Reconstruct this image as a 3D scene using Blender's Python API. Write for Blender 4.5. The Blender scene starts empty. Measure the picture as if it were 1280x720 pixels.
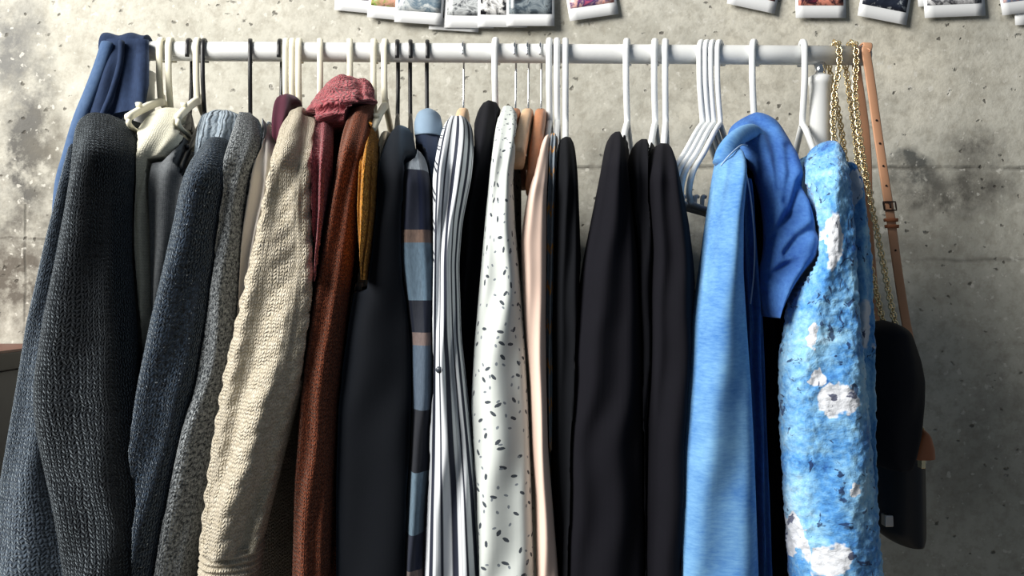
import bpy, math, random
import numpy as np
from mathutils import Vector, noise as mnoise

random.seed(7)
S = bpy.context.scene
C = S.collection

# ------------------------------------------------------------------ camera
F = 1113.0                      # focal length in pixels of the 1280 x 720 frame
CAMY, CAMZ = -1.30, 1.25        # camera distance from the rod plane, height
WALLY = 0.29
cd = bpy.data.cameras.new('camera'); cd.sensor_width = 36.0; cd.lens = 36.0 * F / 1280.0
cd.clip_start = 0.02
cam = bpy.data.objects.new('camera', cd); C.objects.link(cam)
cam.location = (0, CAMY, CAMZ); cam.rotation_euler = (math.pi / 2, 0, 0)
S.camera = cam

# ------------------------------------------------------------------ light
W = bpy.data.worlds.new('world'); S.world = W; W.use_nodes = True
bg = W.node_tree.nodes['Background']
bg.inputs['Color'].default_value = (0.66, 0.82, 1.0, 1); bg.inputs['Strength'].default_value = 0.15
def area(name, loc, target, sx, sy, power, col):
    l = bpy.data.lights.new(name, 'AREA'); l.shape = 'RECTANGLE'; l.size = sx; l.size_y = sy
    l.energy = power; l.color = col
    o = bpy.data.objects.new(name, l); C.objects.link(o); o.location = loc
    d = Vector(target) - Vector(loc); o.rotation_euler = d.to_track_quat('-Z', 'Y').to_euler()
    return o
area('window_daylight', (-2.00, -1.50, 2.70), (-0.15, 0.2, 1.65), 1.5, 1.5, 205, (1.0, 0.965, 0.90))
S.view_settings.view_transform = 'Standard'; S.view_settings.look = 'None'
S.view_settings.exposure = 0.0; S.view_settings.gamma = 1.0; S.view_settings.use_curve_mapping = False

# ------------------------------------------------------------------ helpers
def px(x, y, Y):
    """point on the plane of depth Y seen at photo pixel x, y"""
    d = Y - CAMY
    return np.array([(x - 640.0) / F * d, Y, CAMZ - (y - 360.0) / F * d])
RODL = px(128, 63.5, 0.0); RODR = px(1081, 69.5, 0.0)
def rod_at(xp):
    t = (xp - 128) / (1081 - 128.0)
    return RODL + (RODR - RODL) * t
ORG = {}
def root(name, loc, label, cat, group=None):
    o = bpy.data.objects.new(name, None); C.objects.link(o); o.empty_display_size = 0.03
    o.location = tuple(loc); ORG[o.name] = np.array(loc, float)
    o['label'] = label; o['category'] = cat
    if group: o['group'] = group
    return o
def tag(o, label, cat, group=None):
    o['label'] = label; o['category'] = cat
    if group: o['group'] = group
    return o
def obj(name, v, f, mat, parent=None, uv=None, smooth=True, label=None, kind=None):
    v = np.asarray(v, float)
    org = ORG[parent.name] if parent else np.zeros(3)
    me = bpy.data.meshes.new(name)
    me.from_pydata((v - org).tolist(), [], f); 
    if uv is not None:
        ul = me.uv_layers.new(name='UVMap')
        li = np.empty(len(me.loops), dtype=np.int32); me.loops.foreach_get('vertex_index', li)
        if isinstance(uv, tuple):            # per-face-corner list
            ul.data.foreach_set('uv', np.asarray(uv[0], float).ravel())
        else:
            ul.data.foreach_set('uv', np.asarray(uv, float)[li].ravel())
    if smooth: me.polygons.foreach_set('use_smooth', [True] * len(me.polygons))
    me.materials.append(mat); me.update()
    o = bpy.data.objects.new(name, me); C.objects.link(o)
    if parent: o.parent = parent
    ORG[o.name] = org
    if label: o['label'] = label
    if kind: o['kind'] = kind
    return o
def loft(rings, cap=True, uscale=None, vlen=None):
    """closed tube through rings (n, m, 3); returns verts, faces, corner uvs (metres)"""
    R = np.asarray(rings, float); n, m, _ = R.shape
    v = R.reshape(-1, 3)
    seg = np.linalg.norm(np.roll(R, -1, 1) - R, axis=2)
    per = seg.sum(1).mean() if uscale is None else uscale
    us = np.linspace(0, 1, m + 1) * per - per * 0.25      # u = 0 at the left edge
    vs = np.concatenate([[0], np.cumsum(np.linalg.norm(np.diff(R.mean(1), axis=0), axis=1))])
    f, uv = [], []
    for i in range(n - 1):
        a = i * m
        for j in range(m):
            k = (j + 1) % m
            f.append((a + j, a + m + j, a + m + k, a + k))
            uv += [(us[j], vs[i]), (us[j], vs[i + 1]), (us[j + 1], vs[i + 1]), (us[j + 1], vs[i])]
    if cap:
        f.append(tuple(range(m))); uv += [(us[j], vs[0]) for j in range(m)]
        f.append(tuple((n - 1) * m + j for j in reversed(range(m)))); uv += [(us[j], vs[-1]) for j in reversed(range(m))]
    return v, f, (uv,)
def smoothpath(p, n):
    """Catmull-Rom through the points, n samples"""
    p = np.asarray(p, float); k = len(p)
    if k == 2: return p[0] + (p[1] - p[0]) * np.linspace(0, 1, n)[:, None]
    P = np.vstack([2 * p[0] - p[1], p, 2 * p[-1] - p[-2]])
    t = np.linspace(0, k - 1, n); i = np.minimum(t.astype(int), k - 2); u = (t - i)[:, None]
    a, b, c, d = P[i], P[i + 1], P[i + 2], P[i + 3]
    return 0.5 * (2 * b + (c - a) * u + (2 * a - 5 * b + 4 * c - d) * u ** 2 + (3 * b - a - 3 * c + d) * u ** 3)
def sweep(path, ref, ra, rb, m=10, closed=False, power=1.0):
    """tube along path; ra = half size along ref, rb = half size across; floats or arrays"""
    p = np.asarray(path, float); n = len(p)
    if closed: t = np.roll(p, -1, 0) - np.roll(p, 1, 0)
    else: t = np.gradient(p, axis=0)
    t /= np.linalg.norm(t, axis=1)[:, None] + 1e-12
    ref = np.asarray(ref, float)
    ref = np.tile(ref, (n, 1)) if ref.ndim == 1 else ref
    nn = np.cross(ref, t); nn /= np.linalg.norm(nn, axis=1)[:, None] + 1e-12
    bb = np.cross(t, nn)
    ra = np.broadcast_to(np.asarray(ra, float), (n,)); rb = np.broadcast_to(np.asarray(rb, float), (n,))
    th = np.linspace(0, 2 * math.pi, m, endpoint=False) + math.pi / m
    c, s = np.cos(th), np.sin(th)
    c = np.sign(c) * np.abs(c) ** power; s = np.sign(s) * np.abs(s) ** power
    R = p[:, None, :] + bb[:, None, :] * (ra[:, None] * c)[:, :, None] + nn[:, None, :] * (rb[:, None] * s)[:, :, None]
    if closed: R = np.vstack([R, R[:1]])
    return loft(R, cap=not closed)
def boxm(x0, x1, y0, y1, z0, z1, b=0.0):
    v = [(x0,y0,z0),(x1,y0,z0),(x1,y1,z0),(x0,y1,z0),(x0,y0,z1),(x1,y0,z1),(x1,y1,z1),(x0,y1,z1)]
    f = [(0,3,2,1),(4,5,6,7),(0,1,5,4),(1,2,6,5),(2,3,7,6),(3,0,4,7)]
    return v, f
def bevel(o, w, seg=2):
    m = o.modifiers.new('bevel', 'BEVEL'); m.width = w; m.segments = seg; m.limit_method = 'ANGLE'
    return o
def fn(x, y, z, s):             # smooth value noise -1..1
    return mnoise.noise(Vector((x * s, y * s, z * s)))

# ------------------------------------------------------------------ materials
class M:
    def __init__(self, name, rough=0.85, spec=0.3):
        self.mat = bpy.data.materials.new(name); self.mat.use_nodes = True
        self.t = self.mat.node_tree; self.b = self.t.nodes['Principled BSDF']
        self.b.inputs['Roughness'].default_value = rough
        self.b.inputs['Specular IOR Level'].default_value = spec
        self._tc = None
    def tc(self, k='UV'):
        if self._tc is None: self._tc = self.t.nodes.new('ShaderNodeTexCoord')
        return self._tc.outputs[k]
    def lk(self, a, sock):
        if isinstance(a, bpy.types.NodeSocket): self.t.links.new(a, sock)
        elif a is not None:
            try: sock.default_value = a
            except Exception: sock.default_value = (*a, 1) if len(a) == 3 else a
    def math(self, op, a, b=None, c=None, clamp=False):
        n = self.t.nodes.new('ShaderNodeMath'); n.operation = op; n.use_clamp = clamp
        self.lk(a, n.inputs[0])
        if b is not None: self.lk(b, n.inputs[1])
        if c is not None: self.lk(c, n.inputs[2])
        return n.outputs[0]
    def vec(self, op, a, b=None):
        n = self.t.nodes.new('ShaderNodeVectorMath'); n.operation = op
        self.lk(a, n.inputs[0])
        if b is not None: self.lk(b, n.inputs[1])
        return n.outputs['Value'] if op in ('LENGTH', 'DOT_PRODUCT', 'DISTANCE') else n.outputs[0]
    def map(self, v, scale=(1,1,1), loc=(0,0,0), rot=(0,0,0)):
        n = self.t.nodes.new('ShaderNodeMapping'); self.lk(v, n.inputs[0])
        n.inputs['Scale'].default_value = scale; n.inputs['Location'].default_value = loc; n.inputs['Rotation'].default_value = rot
        return n.outputs[0]
    def noise(self, v, scale, detail=3, rough=0.55, dist=0.0, out='Fac'):
        n = self.t.nodes.new('ShaderNodeTexNoise'); self.lk(v, n.inputs['Vector'])
        n.inputs['Scale'].default_value = scale; n.inputs['Detail'].default_value = detail
        n.inputs['Roughness'].default_value = rough; n.inputs['Distortion'].default_value = dist
        return n.outputs[out]
    def voro(self, v, scale, feature='F1', rand=1.0, dims='3D'):
        n = self.t.nodes.new('ShaderNodeTexVoronoi'); n.feature = feature; n.voronoi_dimensions = dims
        self.lk(v, n.inputs['Vector']); n.inputs['Scale'].default_value = scale; n.inputs['Randomness'].default_value = rand
        return n.outputs
    def ramp(self, f, stops, interp='LINEAR'):
        n = self.t.nodes.new('ShaderNodeValToRGB'); n.color_ramp.interpolation = interp; self.lk(f, n.inputs[0])
        e = n.color_ramp.elements
        while len(e) < len(stops): e.new(0.5)
        for el, (p, c) in zip(e, stops):
            el.position = p; el.color = (*c, 1) if not isinstance(c, (int, float)) else (c, c, c, 1)
        return n.outputs[0]
    def mix(self, f, a, b, mode='MIX'):
        n = self.t.nodes.new('ShaderNodeMix'); n.data_type = 'RGBA'; n.blend_type = mode
        self.lk(f, n.inputs[0]); self.lk(a, n.inputs[6]); self.lk(b, n.inputs[7])
        return n.outputs[2]
    def sep(self, v):
        n = self.t.nodes.new('ShaderNodeSeparateXYZ'); self.lk(v, n.inputs[0]); return n.outputs
    def comb(self, x, y, z=0.0):
        n = self.t.nodes.new('ShaderNodeCombineXYZ')
        self.lk(x, n.inputs[0]); self.lk(y, n.inputs[1]); self.lk(z, n.inputs[2]); return n.outputs[0]
    def bump(self, h, strength=0.5, dist=0.002):
        n = self.t.nodes.new('ShaderNodeBump'); self.lk(h, n.inputs['Height'])
        n.inputs['Strength'].default_value = strength; n.inputs['Distance'].default_value = dist
        self.t.links.new(n.outputs[0], self.b.inputs['Normal'])
    def col(self, c): self.lk(c, self.b.inputs['Base Color'])
    def sheen(self, w, tint=(1,1,1), rough=0.4):
        self.b.inputs['Sheen Weight'].default_value = w; self.b.inputs['Sheen Tint'].default_value = (*tint, 1)
        self.b.inputs['Sheen Roughness'].default_value = rough
def rgb(r, g, b):               # sRGB 0-255 -> linear
    f = lambda c: (c / 255 / 12.92) if c / 255 <= 0.04045 else ((c / 255 + 0.055) / 1.055) ** 2.4
    return (f(r), f(g), f(b))
def plain(name, col, rough=0.5, metal=0.0, spec=0.4, var=0.0):
    m = M(name, rough, spec); m.b.inputs['Metallic'].default_value = metal
    if var:
        n = m.noise(m.tc('Object'), 30, 3)
        m.col(m.mix(n, tuple(c * (1 - var) for c in col), tuple(min(1, c * (1 + var)) for c in col)))
    else: m.col(col)
    return m.mat
def knit(name, a, b, su=0.006, sv=0.005, bump=0.8, sheen=0.3, tint=(0.8,0.9,1), marl=160, speck=None, contrast=1.0, rib=False):
    """knitted wool: rows of V stitches in metres on the uv, two yarn tones"""
    m = M(name, 0.95, 0.1); uv = m.tc('UV'); s = m.sep(uv)
    u = m.math('DIVIDE', s[0], su); v = m.math('DIVIDE', s[1], sv)
    w = m.noise(uv, 60, 2); v = m.math('ADD', v, m.math('MULTIPLY', w, 2.0)); u = m.math('ADD', u, m.math('MULTIPLY', m.noise(m.map(uv, (1,1,1), (.7,.3,0)), 45, 2), 1.4))
    tri = m.math('ABSOLUTE', m.math('SUBTRACT', m.math('FRACT', u), 0.5))
    if rib:
        h = m.math('ABSOLUTE', m.math('SINE', m.math('MULTIPLY', u, math.pi)))
    else:
        row = m.math('ABSOLUTE', m.math('SINE', m.math('MULTIPLY', m.math('ADD', v, tri), math.pi)))
        colm = m.math('ABSOLUTE', m.math('SINE', m.math('MULTIPLY', u, 2 * math.pi)))
        h = m.math('MULTIPLY', row, m.math('ADD', m.math('MULTIPLY', colm, 0.7), 0.3))
    fz = m.noise(uv, 420, 2, 0.7)
    h = m.math('ADD', h, m.math('MULTIPLY', fz, 1.1))
    ml = m.noise(uv, marl, 3, 0.75)
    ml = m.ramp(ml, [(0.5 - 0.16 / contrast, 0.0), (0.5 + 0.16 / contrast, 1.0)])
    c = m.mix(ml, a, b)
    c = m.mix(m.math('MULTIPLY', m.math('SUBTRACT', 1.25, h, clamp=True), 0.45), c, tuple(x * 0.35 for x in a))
    if speck:
        sp = m.noise(uv, 300, 1, 0.5)
        c = m.mix(m.ramp(sp, [(0.70, 0.0), (0.76, 1.0)]), c, speck)
    m.col(c); m.bump(h, bump, 0.003)
    if sheen: m.sheen(sheen, tint)
    return m.mat
def cloth(name, a, var=0.25, sheen=0.08, tint=(0.7,0.8,1), weave=1400, bump=0.15):
    m = M(name, 0.9, 0.15); uv = m.tc('UV')
    n = m.noise(uv, 25, 3); n2 = m.noise(uv, weave, 1)
    f = m.math('ADD', m.math('MULTIPLY', n, 0.7), m.math('MULTIPLY', n2, 0.3))
    m.col(m.mix(f, tuple(c * (1 - var) for c in a), tuple(min(1, c * (1 + var)) for c in a)))
    m.bump(m.math('ADD', n2, m.math('MULTIPLY', m.noise(uv, 12, 2), 3.0)), bump, 0.003)
    if sheen: m.sheen(sheen, tint)
    return m.mat
def band(m, x, period, lo, hi, soft=0.02):
    """1 where frac(x / period) lies between lo and hi"""
    fr = m.math('FRACT', m.math('DIVIDE', x, period))
    a = m.math('DIVIDE', m.math('SUBTRACT', fr, lo), soft, clamp=True)
    b = m.math('DIVIDE', m.math('SUBTRACT', hi, fr), soft, clamp=True)
    return m.math('MULTIPLY', a, b)

# concrete wall: greys, pits, formwork seams, a few stains of their own shape
def concrete():
    m = M('concrete', 0.85, 0.25); P = m.tc('Object'); s = m.sep(P)
    big = m.noise(P, 1.6, 5, 0.6); mid = m.noise(P, 7, 6, 0.65, 0.4); fine = m.noise(P, 45, 5, 0.7)
    c = m.ramp(big, [(0.32, rgb(166,165,155)), (0.5, rgb(190,188,178)), (0.68, rgb(210,205,190))])
    c = m.mix(m.ramp(mid, [(0.35, 0.55), (0.55, 0.0)]), c, rgb(146,144,134))
    c = m.mix(m.ramp(fine, [(0.35, 0.5), (0.55, 0.0)]), c, rgb(134,129,117))
    # stains placed where the wall has them
    warp = m.noise(P, 9, 4, 0.6, out='Color')
    Pw = m.vec('ADD', P, m.vec('MULTIPLY', m.vec('SUBTRACT', warp, (0.5,0.5,0.5)), (0.16,0.16,0.16)))
    sw = m.sep(Pw)
    def stain(xp, yp, rx, rz, amt, colr, c):
        q = px(xp, yp, WALLY)
        dx = m.math('DIVIDE', m.math('SUBTRACT', sw[0], float(q[0])), rx); dz = m.math('DIVIDE', m.math('SUBTRACT', sw[2], float(q[2])), rz)
        d = m.math('SQRT', m.math('ADD', m.math('MULTIPLY', dx, dx), m.math('MULTIPLY', dz, dz)))
        k = m.math('MULTIPLY', m.math('MULTIPLY', m.math('SUBTRACT', 1.15, d, clamp=True), amt), m.ramp(m.noise(P, 22, 5, 0.7), [(0.35, 0.2), (0.6, 1.0)]))
        return m.mix(m.math('MULTIPLY', k, 1.0, clamp=True), c, colr)
    for a in ((28,200,.065,.24,1.5,rgb(88,87,84)), (8,70,.08,.14,1.2,rgb(112,112,110)), (60,190,.05,.12,.7,rgb(112,108,98)),
              (1140,218,.050,.030,1.8,rgb(88,90,88)), (1190,238,.12,.05,1.5,rgb(100,98,92)), (1215,180,.06,.05,1.2,rgb(104,102,96)),
              (1130,300,.09,.06,.6,rgb(108,106,100)), (1075,160,.05,.08,.45,rgb(118,116,108)), (760,205,.05,.05,.6,rgb(104,104,98)),
              (868,270,.03,.05,.8,rgb(92,92,88)), (24,350,.12,.11,1.6,rgb(92,87,80)), (690,50,.30,.05,.35,rgb(125,122,110)),
              (1240,520,.09,.16,.5,rgb(110,108,100)), (1190,600,.1,.06,.5,rgb(112,110,104)), (870,180,.05,.04,.6,rgb(112,112,106))):
        c = stain(*a, c)
    # seams of the formwork boards
    def line(axis, pos, half, lo, hi, amt, c):
        x = m.math('ADD', s[axis], m.math('MULTIPLY', m.math('SUBTRACT', m.noise(P, 14, 3), 0.5), 0.012))
        k = m.math('SUBTRACT', 1.0, m.math('DIVIDE', m.math('ABSOLUTE', m.math('SUBTRACT', x, pos)), half), clamp=True)
        o = s[0] if axis == 2 else s[2]
        k = m.math('MULTIPLY', k, m.math('MULTIPLY', m.math('GREATER_THAN', o, lo), m.math('LESS_THAN', o, hi)))
        k = m.math('MULTIPLY', k, m.ramp(m.noise(P, 30, 3), [(0.3, 0.2), (0.6, 1.0)]))
        return m.mix(m.math('MULTIPLY', k, amt), c, rgb(84,82,76)), k
    zs = px(0, 210, WALLY)[2]; zl = px(0, 299, WALLY)[2]; xl = px(32, 0, WALLY)[0]
    c, k1 = line(2, float(zs), 0.006, -0.2, 3, 0.8, c)
    c, k2 = line(2, float(zl), 0.004, -3, -0.5, 0.6, c)
    c, k3 = line(0, float(xl), 0.004, 0, float(px(0, 255, WALLY)[2]), 0.6, c)
    c, k4 = line(2, float(px(0, 325, WALLY)[2]), 0.005, 0.6, 3, 0.5, c)
    # air pits
    Pd = m.vec('ADD', P, m.vec('MULTIPLY', m.vec('SUBTRACT', m.noise(P, 90, 2, out='Color'), (0.5,0.5,0.5)), (0.012,0.012,0.012)))
    vo = m.voro(m.map(Pd, (1,1,1.25)), 52); pick = m.sep(vo['Color'])[0]
    pit = m.math('MULTIPLY', m.math('SUBTRACT', 1.0, m.math('DIVIDE', vo['Distance'], m.math('MULTIPLY', m.sep(vo['Color'])[1], 0.26)), clamp=True), m.math('GREATER_THAN', pick, 0.42))
    pit = m.math('MULTIPLY', pit, 2.5, clamp=True)
    c = m.mix(m.math('MULTIPLY', pit, 0.75), c, rgb(62,58,52))
    vo2 = m.voro(m.map(Pd, (1,1,1.7), (3.1,0,1.7)), 30); pk2 = m.sep(vo2['Color'])[2]
    pt2 = m.math('MULTIPLY', m.math('MULTIPLY', m.math('SUBTRACT', 1.0, m.math('DIVIDE', m.math('ADD', vo2['Distance'], m.math('MULTIPLY', m.noise(P, 110, 3), 0.34)), 0.34), clamp=True), m.math('GREATER_THAN', pk2, 0.66)), 3.0, clamp=True)
    c = m.mix(m.math('MULTIPLY', pt2, 0.7), c, rgb(74,72,66))
    wh = m.math('MULTIPLY', m.ramp(m.noise(P, 75, 2), [(0.65, 0.0), (0.71, 1.0)]), 0.6)
    c = m.mix(wh, c, rgb(205,203,195))
    m.col(c)
    h = m.math('ADD', m.math('MULTIPLY', mid, 0.6), m.math('MULTIPLY', fine, 0.5))
    for q in (pit, pt2, k1, k2, k3): h = m.math('SUBTRACT', h, m.math('MULTIPLY', q, 0.7))
    m.bump(h, 0.5, 0.006)
    return m.mat
MAT_WALL = concrete()
mw = M('floor_concrete', 0.6); mw.col(mw.ramp(mw.noise(mw.tc('Object'), 6, 5), [(0.3, rgb(105,100,94)), (0.7, rgb(135,130,122))])); MAT_FLOOR = mw.mat

# ------------------------------------------------------------------ structure
def struct(o): o['kind'] = 'structure'; return o
v, f = boxm(-3.2, 3.2, WALLY, WALLY + 0.2, 0, 2.9); struct(obj('wall_back', v, f, MAT_WALL, smooth=False))
v, f = boxm(-3.2, 3.2, -3.2, WALLY, -0.1, 0); struct(obj('floor', v, f, MAT_FLOOR, smooth=False))

# ------------------------------------------------------------------ polaroids on the wall
def printmat(name, cols, scale, seed):
    m = M(name, 0.3, 0.5); P = m.map(m.tc('Object'), (1,1,1), (seed * 1.7, 0, seed * 0.9))
    n = m.noise(P, scale, 4, 0.6, 0.8); k = len(cols)
    c = m.ramp(n, [(0.30 + 0.4 * i / max(1, k - 1), rgb(*q)) for i, q in enumerate(cols)])
    m.col(c); return m.mat
mc = M('photo_card', 0.45, 0.4); mc.col(rgb(222,224,226)); MAT_CARD = mc.mat
MAT_TAPE = plain('card_back', rgb(60,60,62), 0.6)
BW = [(18,20,24),(60,64,70),(190,194,196),(40,44,50)]
polas = [  # bottom-left x, y, bottom-right x, y, layer, colours, label
 (418,13,480,19,0,BW,'instant photo with dark print at the end of the overlapping row'),
 (459,22,521,28,1,[(60,90,40),(200,150,130),(120,150,70),(90,60,50)],'instant photo with green and pink print tucked under a pale grey one'),
 (493,28,553,32,2,[(150,160,165),(90,110,125),(190,195,196),(70,85,100)],'instant photo with pale grey-blue print over a green and pink one'),
 (536,37,598,41,0,BW,'instant photo mostly hidden beneath the black and white ones'),
 (555,35,617,36,1,BW,'instant photo with splashed black and white print over hidden one'),
 (597,34,659,35,2,[(14,15,20),(24,26,32),(225,225,225),(20,20,24)],'instant photo with black print and a white fleck in overlapping row'),
 (633,33,693,33,3,[(40,48,56),(70,82,92),(130,140,146),(30,36,44)],'instant photo with dark slate print, topmost of the overlapping row'),
 (712,27,773,18,1,[(220,120,110),(240,190,180),(60,50,110),(190,90,120)],'tilted instant photo with pink and violet print hanging by itself'),
 (908,5,968,18,1,[(150,60,60),(210,150,140),(110,40,50),(220,180,170)],'tilted instant photo with only its white border and red sliver showing'),
 (994,23,1057,23,1,[(120,40,60),(40,24,40),(230,150,130),(200,110,90)],'straight instant photo with dark red print'),
 (1071,20,1132,32,1,[(190,198,202),(40,46,60),(26,30,44),(200,205,208)],'tilted instant photo with navy and pale grey print'),
 (1147,9,1209,6,0,BW,'instant photo peeping out beneath one with streaked print'),
 (1155,23,1231,20,1,[(200,200,202),(60,62,70),(220,220,222),(110,112,118)],'instant photo with streaked grey print, its white border uppermost'),
 (1252,20,1314,12,1,[(70,100,140),(240,200,190),(120,150,190),(230,180,170)],'instant photo with blue and pink print at the wall edge'),
 (1268,32,1330,30,0,BW,'instant photo tucked under the blue and pink one'),
]
for i, (x0, y0, x1, y1, lay, cols, lab) in enumerate(polas):
    Yc = WALLY - 0.004 - 0.0035 * lay
    a, b = px(x0, y0, Yc), px(x1, y1, Yc)
    ang = math.atan2(b[2] - a[2], b[0] - a[0]); w = np.linalg.norm(b - a); h = w * 107 / 88
    if x0 == 1155: h = w * 1.0
    ca, sa = math.cos(ang), math.sin(ang)
    r = root('instant_photo', a, lab, 'photo', 'instant photos stuck along the wall')
    def card(u0, u1, w0, w1, ya, yb, curl=0.003):
        vv, ff = [], []
        nu, nw = 7, 7
        for yy, back in ((ya, 0), (yb, 1)):
            for q in range(nw):
                for p in range(nu):
                    uu = u0 + (u1 - u0) * p / (nu - 1); ww = w0 + (w1 - w0) * q / (nw - 1)
                    bend = curl * (1 - ww / h) ** 2
                    vv.append((a[0] + uu * ca - ww * sa, yy - bend, a[2] + uu * sa + ww * ca))
        n = nu * nw
        for q in range(nw - 1):
            for p in range(nu - 1):
                k = q * nu + p
                ff.append((k, k + 1, k + nu + 1, k + nu)); ff.append((n + k, n + k + nu, n + k + nu + 1, n + k + 1))
        ring = [p for p in range(nu)] + [q * nu + nu - 1 for q in range(1, nw)] + [(nw - 1) * nu + p for p in range(nu - 2, -1, -1)] + [q * nu for q in range(nw - 2, 0, -1)]
        for q in range(len(ring)):
            p1, p2 = ring[q], ring[(q + 1) % len(ring)]
            ff.append((p1, n + p1, n + p2, p2))
        return vv, ff
    v, f = card(0, w, 0, h, Yc, Yc + 0.0006); obj('card', v, f, MAT_CARD, r)
    k = w / 88
    v, f = card(4.5 * k, w - 4.5 * k, 22 * k * (h / (w * 107 / 88)), h - 6 * k, Yc - 0.0004, Yc + 0.0001)
    obj('picture', v, f, printmat('print', cols, 45 if i != 2 else 30, i + 1), r)

# ------------------------------------------------------------------ sideboard at the left wall
MAT_BROWN = plain('red_brown_wood', rgb(92,52,40), 0.45, var=0.25); MAT_DARKW = plain('dark_edge', rgb(26,22,22), 0.5)
MAT_GREY = plain('grey_panel', rgb(104,104,104), 0.7, var=0.06); MAT_CHAR = plain('dark_board', rgb(34,34,38), 0.7)
sb = root('sideboard', (-1.2, 0.08, 0), 'dark sideboard with red-brown top and grey side beside the wall', 'sideboard')
v, f = boxm(-1.6, -0.80, -0.14, WALLY - 0.004, 1.119, 1.147); bevel(obj('top', v, f, MAT_DARKW, sb, smooth=False), 0.002)
v, f = boxm(-1.598, -0.802, -0.138, WALLY - 0.005, 1.147, 1.151); obj('top_veneer', v, f, MAT_BROWN, sb, smooth=False)
v, f = boxm(-1.58, -0.815, -0.12, WALLY - 0.01, 0.06, 1.119); obj('body', v, f, MAT_CHAR, sb, smooth=False)
v, f = boxm(-0.815, -0.806, -0.12, WALLY - 0.012, 0.94, 1.117); obj('side_panel', v, f, MAT_GREY, sb, smooth=False)
for z0 in (0.10, 0.44, 0.78):
    v, f = boxm(-1.56, -0.835, -0.138, -0.12, z0, z0 + 0.31); d = bevel(obj('drawer', v, f, MAT_CHAR, sb, smooth=False), 0.003)
    p = smoothpath([(-1.25,-0.138,z0+.16),(-1.24,-0.16,z0+.16),(-1.16,-0.16,z0+.16),(-1.15,-0.138,z0+.16)], 16)
    v, f, u = sweep(p, (0,0,1), 0.005, 0.005, 8); h_ = obj('handle', v, f, MAT_DARKW, sb); h_.parent = d
for lx in (-1.55, -0.86):
    for ly in (-0.09, 0.24):
        v, f = boxm(lx - .02, lx + .02, ly - .02, ly + .02, 0, 0.06); obj('leg', v, f, MAT_DARKW, sb, smooth=False)

# ------------------------------------------------------------------ clothes rack
MAT_RACK = plain('rack_white_enamel', rgb(214,216,216), 0.35, spec=0.5)
MAT_CHROME = plain('chrome', (0.75,0.76,0.78), 0.18, 1.0)
MAT_RUBBER = plain('black_rubber', rgb(24,24,26), 0.6)
RR = 0.0140
rk = root('clothes_rack', (0, 0, 0), 'white metal clothes rack with chrome necks standing before the concrete wall', 'clothes rack')
v, f, u = sweep(smoothpath([rod_at(146), RODR], 8), (0,1,0), RR, RR, 24); obj('rod', v, f, MAT_RACK, rk)
for P_, sgn in ((rod_at(146), -1), (RODR, 1)):
    v, f, u = sweep([P_ + (sgn * -0.004,0,0), P_ + (sgn * 0.004,0,0), P_ + (sgn * 0.007,0,0)], (0,1,0), [RR*1.06,RR*1.06,RR*.7], [RR*1.06,RR*1.06,RR*.7], 24); obj('end_cap', v, f, MAT_RACK, rk)
for xp in (180, 1025):
    c = rod_at(xp); zt = c[2] - RR
    post = obj('post', *sweep([(c[0],0,zt-.016),(c[0],0,zt-.018),(c[0],0,zt-.028),(c[0],0,zt-.030),(c[0],0,0.9),(c[0],0,0.09)], (0,1,0), [.0135,.0165,.0165,.0150,.0150,.0150], [.0135,.0165,.0165,.0150,.0150,.0150], 20)[:2], MAT_RACK, rk)
    v, f, u = sweep([(c[0],0,zt+.004),(c[0],0,zt-.02)], (0,1,0), .0085, .0085, 16); n_ = obj('neck', v, f, MAT_CHROME, rk)
    p = smoothpath([(c[0],-.22,.07),(c[0],-.2,.09),(c[0],0,.09),(c[0],.2,.09),(c[0],.22,.07)], 20)
    v, f, u = sweep(p, (1,0,0), .012, .012, 12); ft = obj('foot', v, f, MAT_RACK, rk)
    for yy in (-.22, .22):
        v, f, u = sweep([(c[0]-.011,yy,.026),(c[0]-.009,yy,.026),(c[0]+.009,yy,.026),(c[0]+.011,yy,.026)], (0,1,0), [.020,.026,.026,.020], [.020,.026,.026,.020], 20); w_ = obj('caster', v, f, MAT_RUBBER, rk); w_.parent = ft
        v, f = boxm(c[0]-.014, c[0]+.014, yy-.01, yy+.01, .048, .072); w_ = obj('caster_bracket', v, f, MAT_CHROME, rk, smooth=False); w_.parent = ft
v, f, u = sweep([(rod_at(196)[0],0,.14),(rod_at(1025)[0],0,.14)], (0,1,0), .010, .010, 14); obj('lower_bar', v, f, MAT_RACK, rk)

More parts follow.
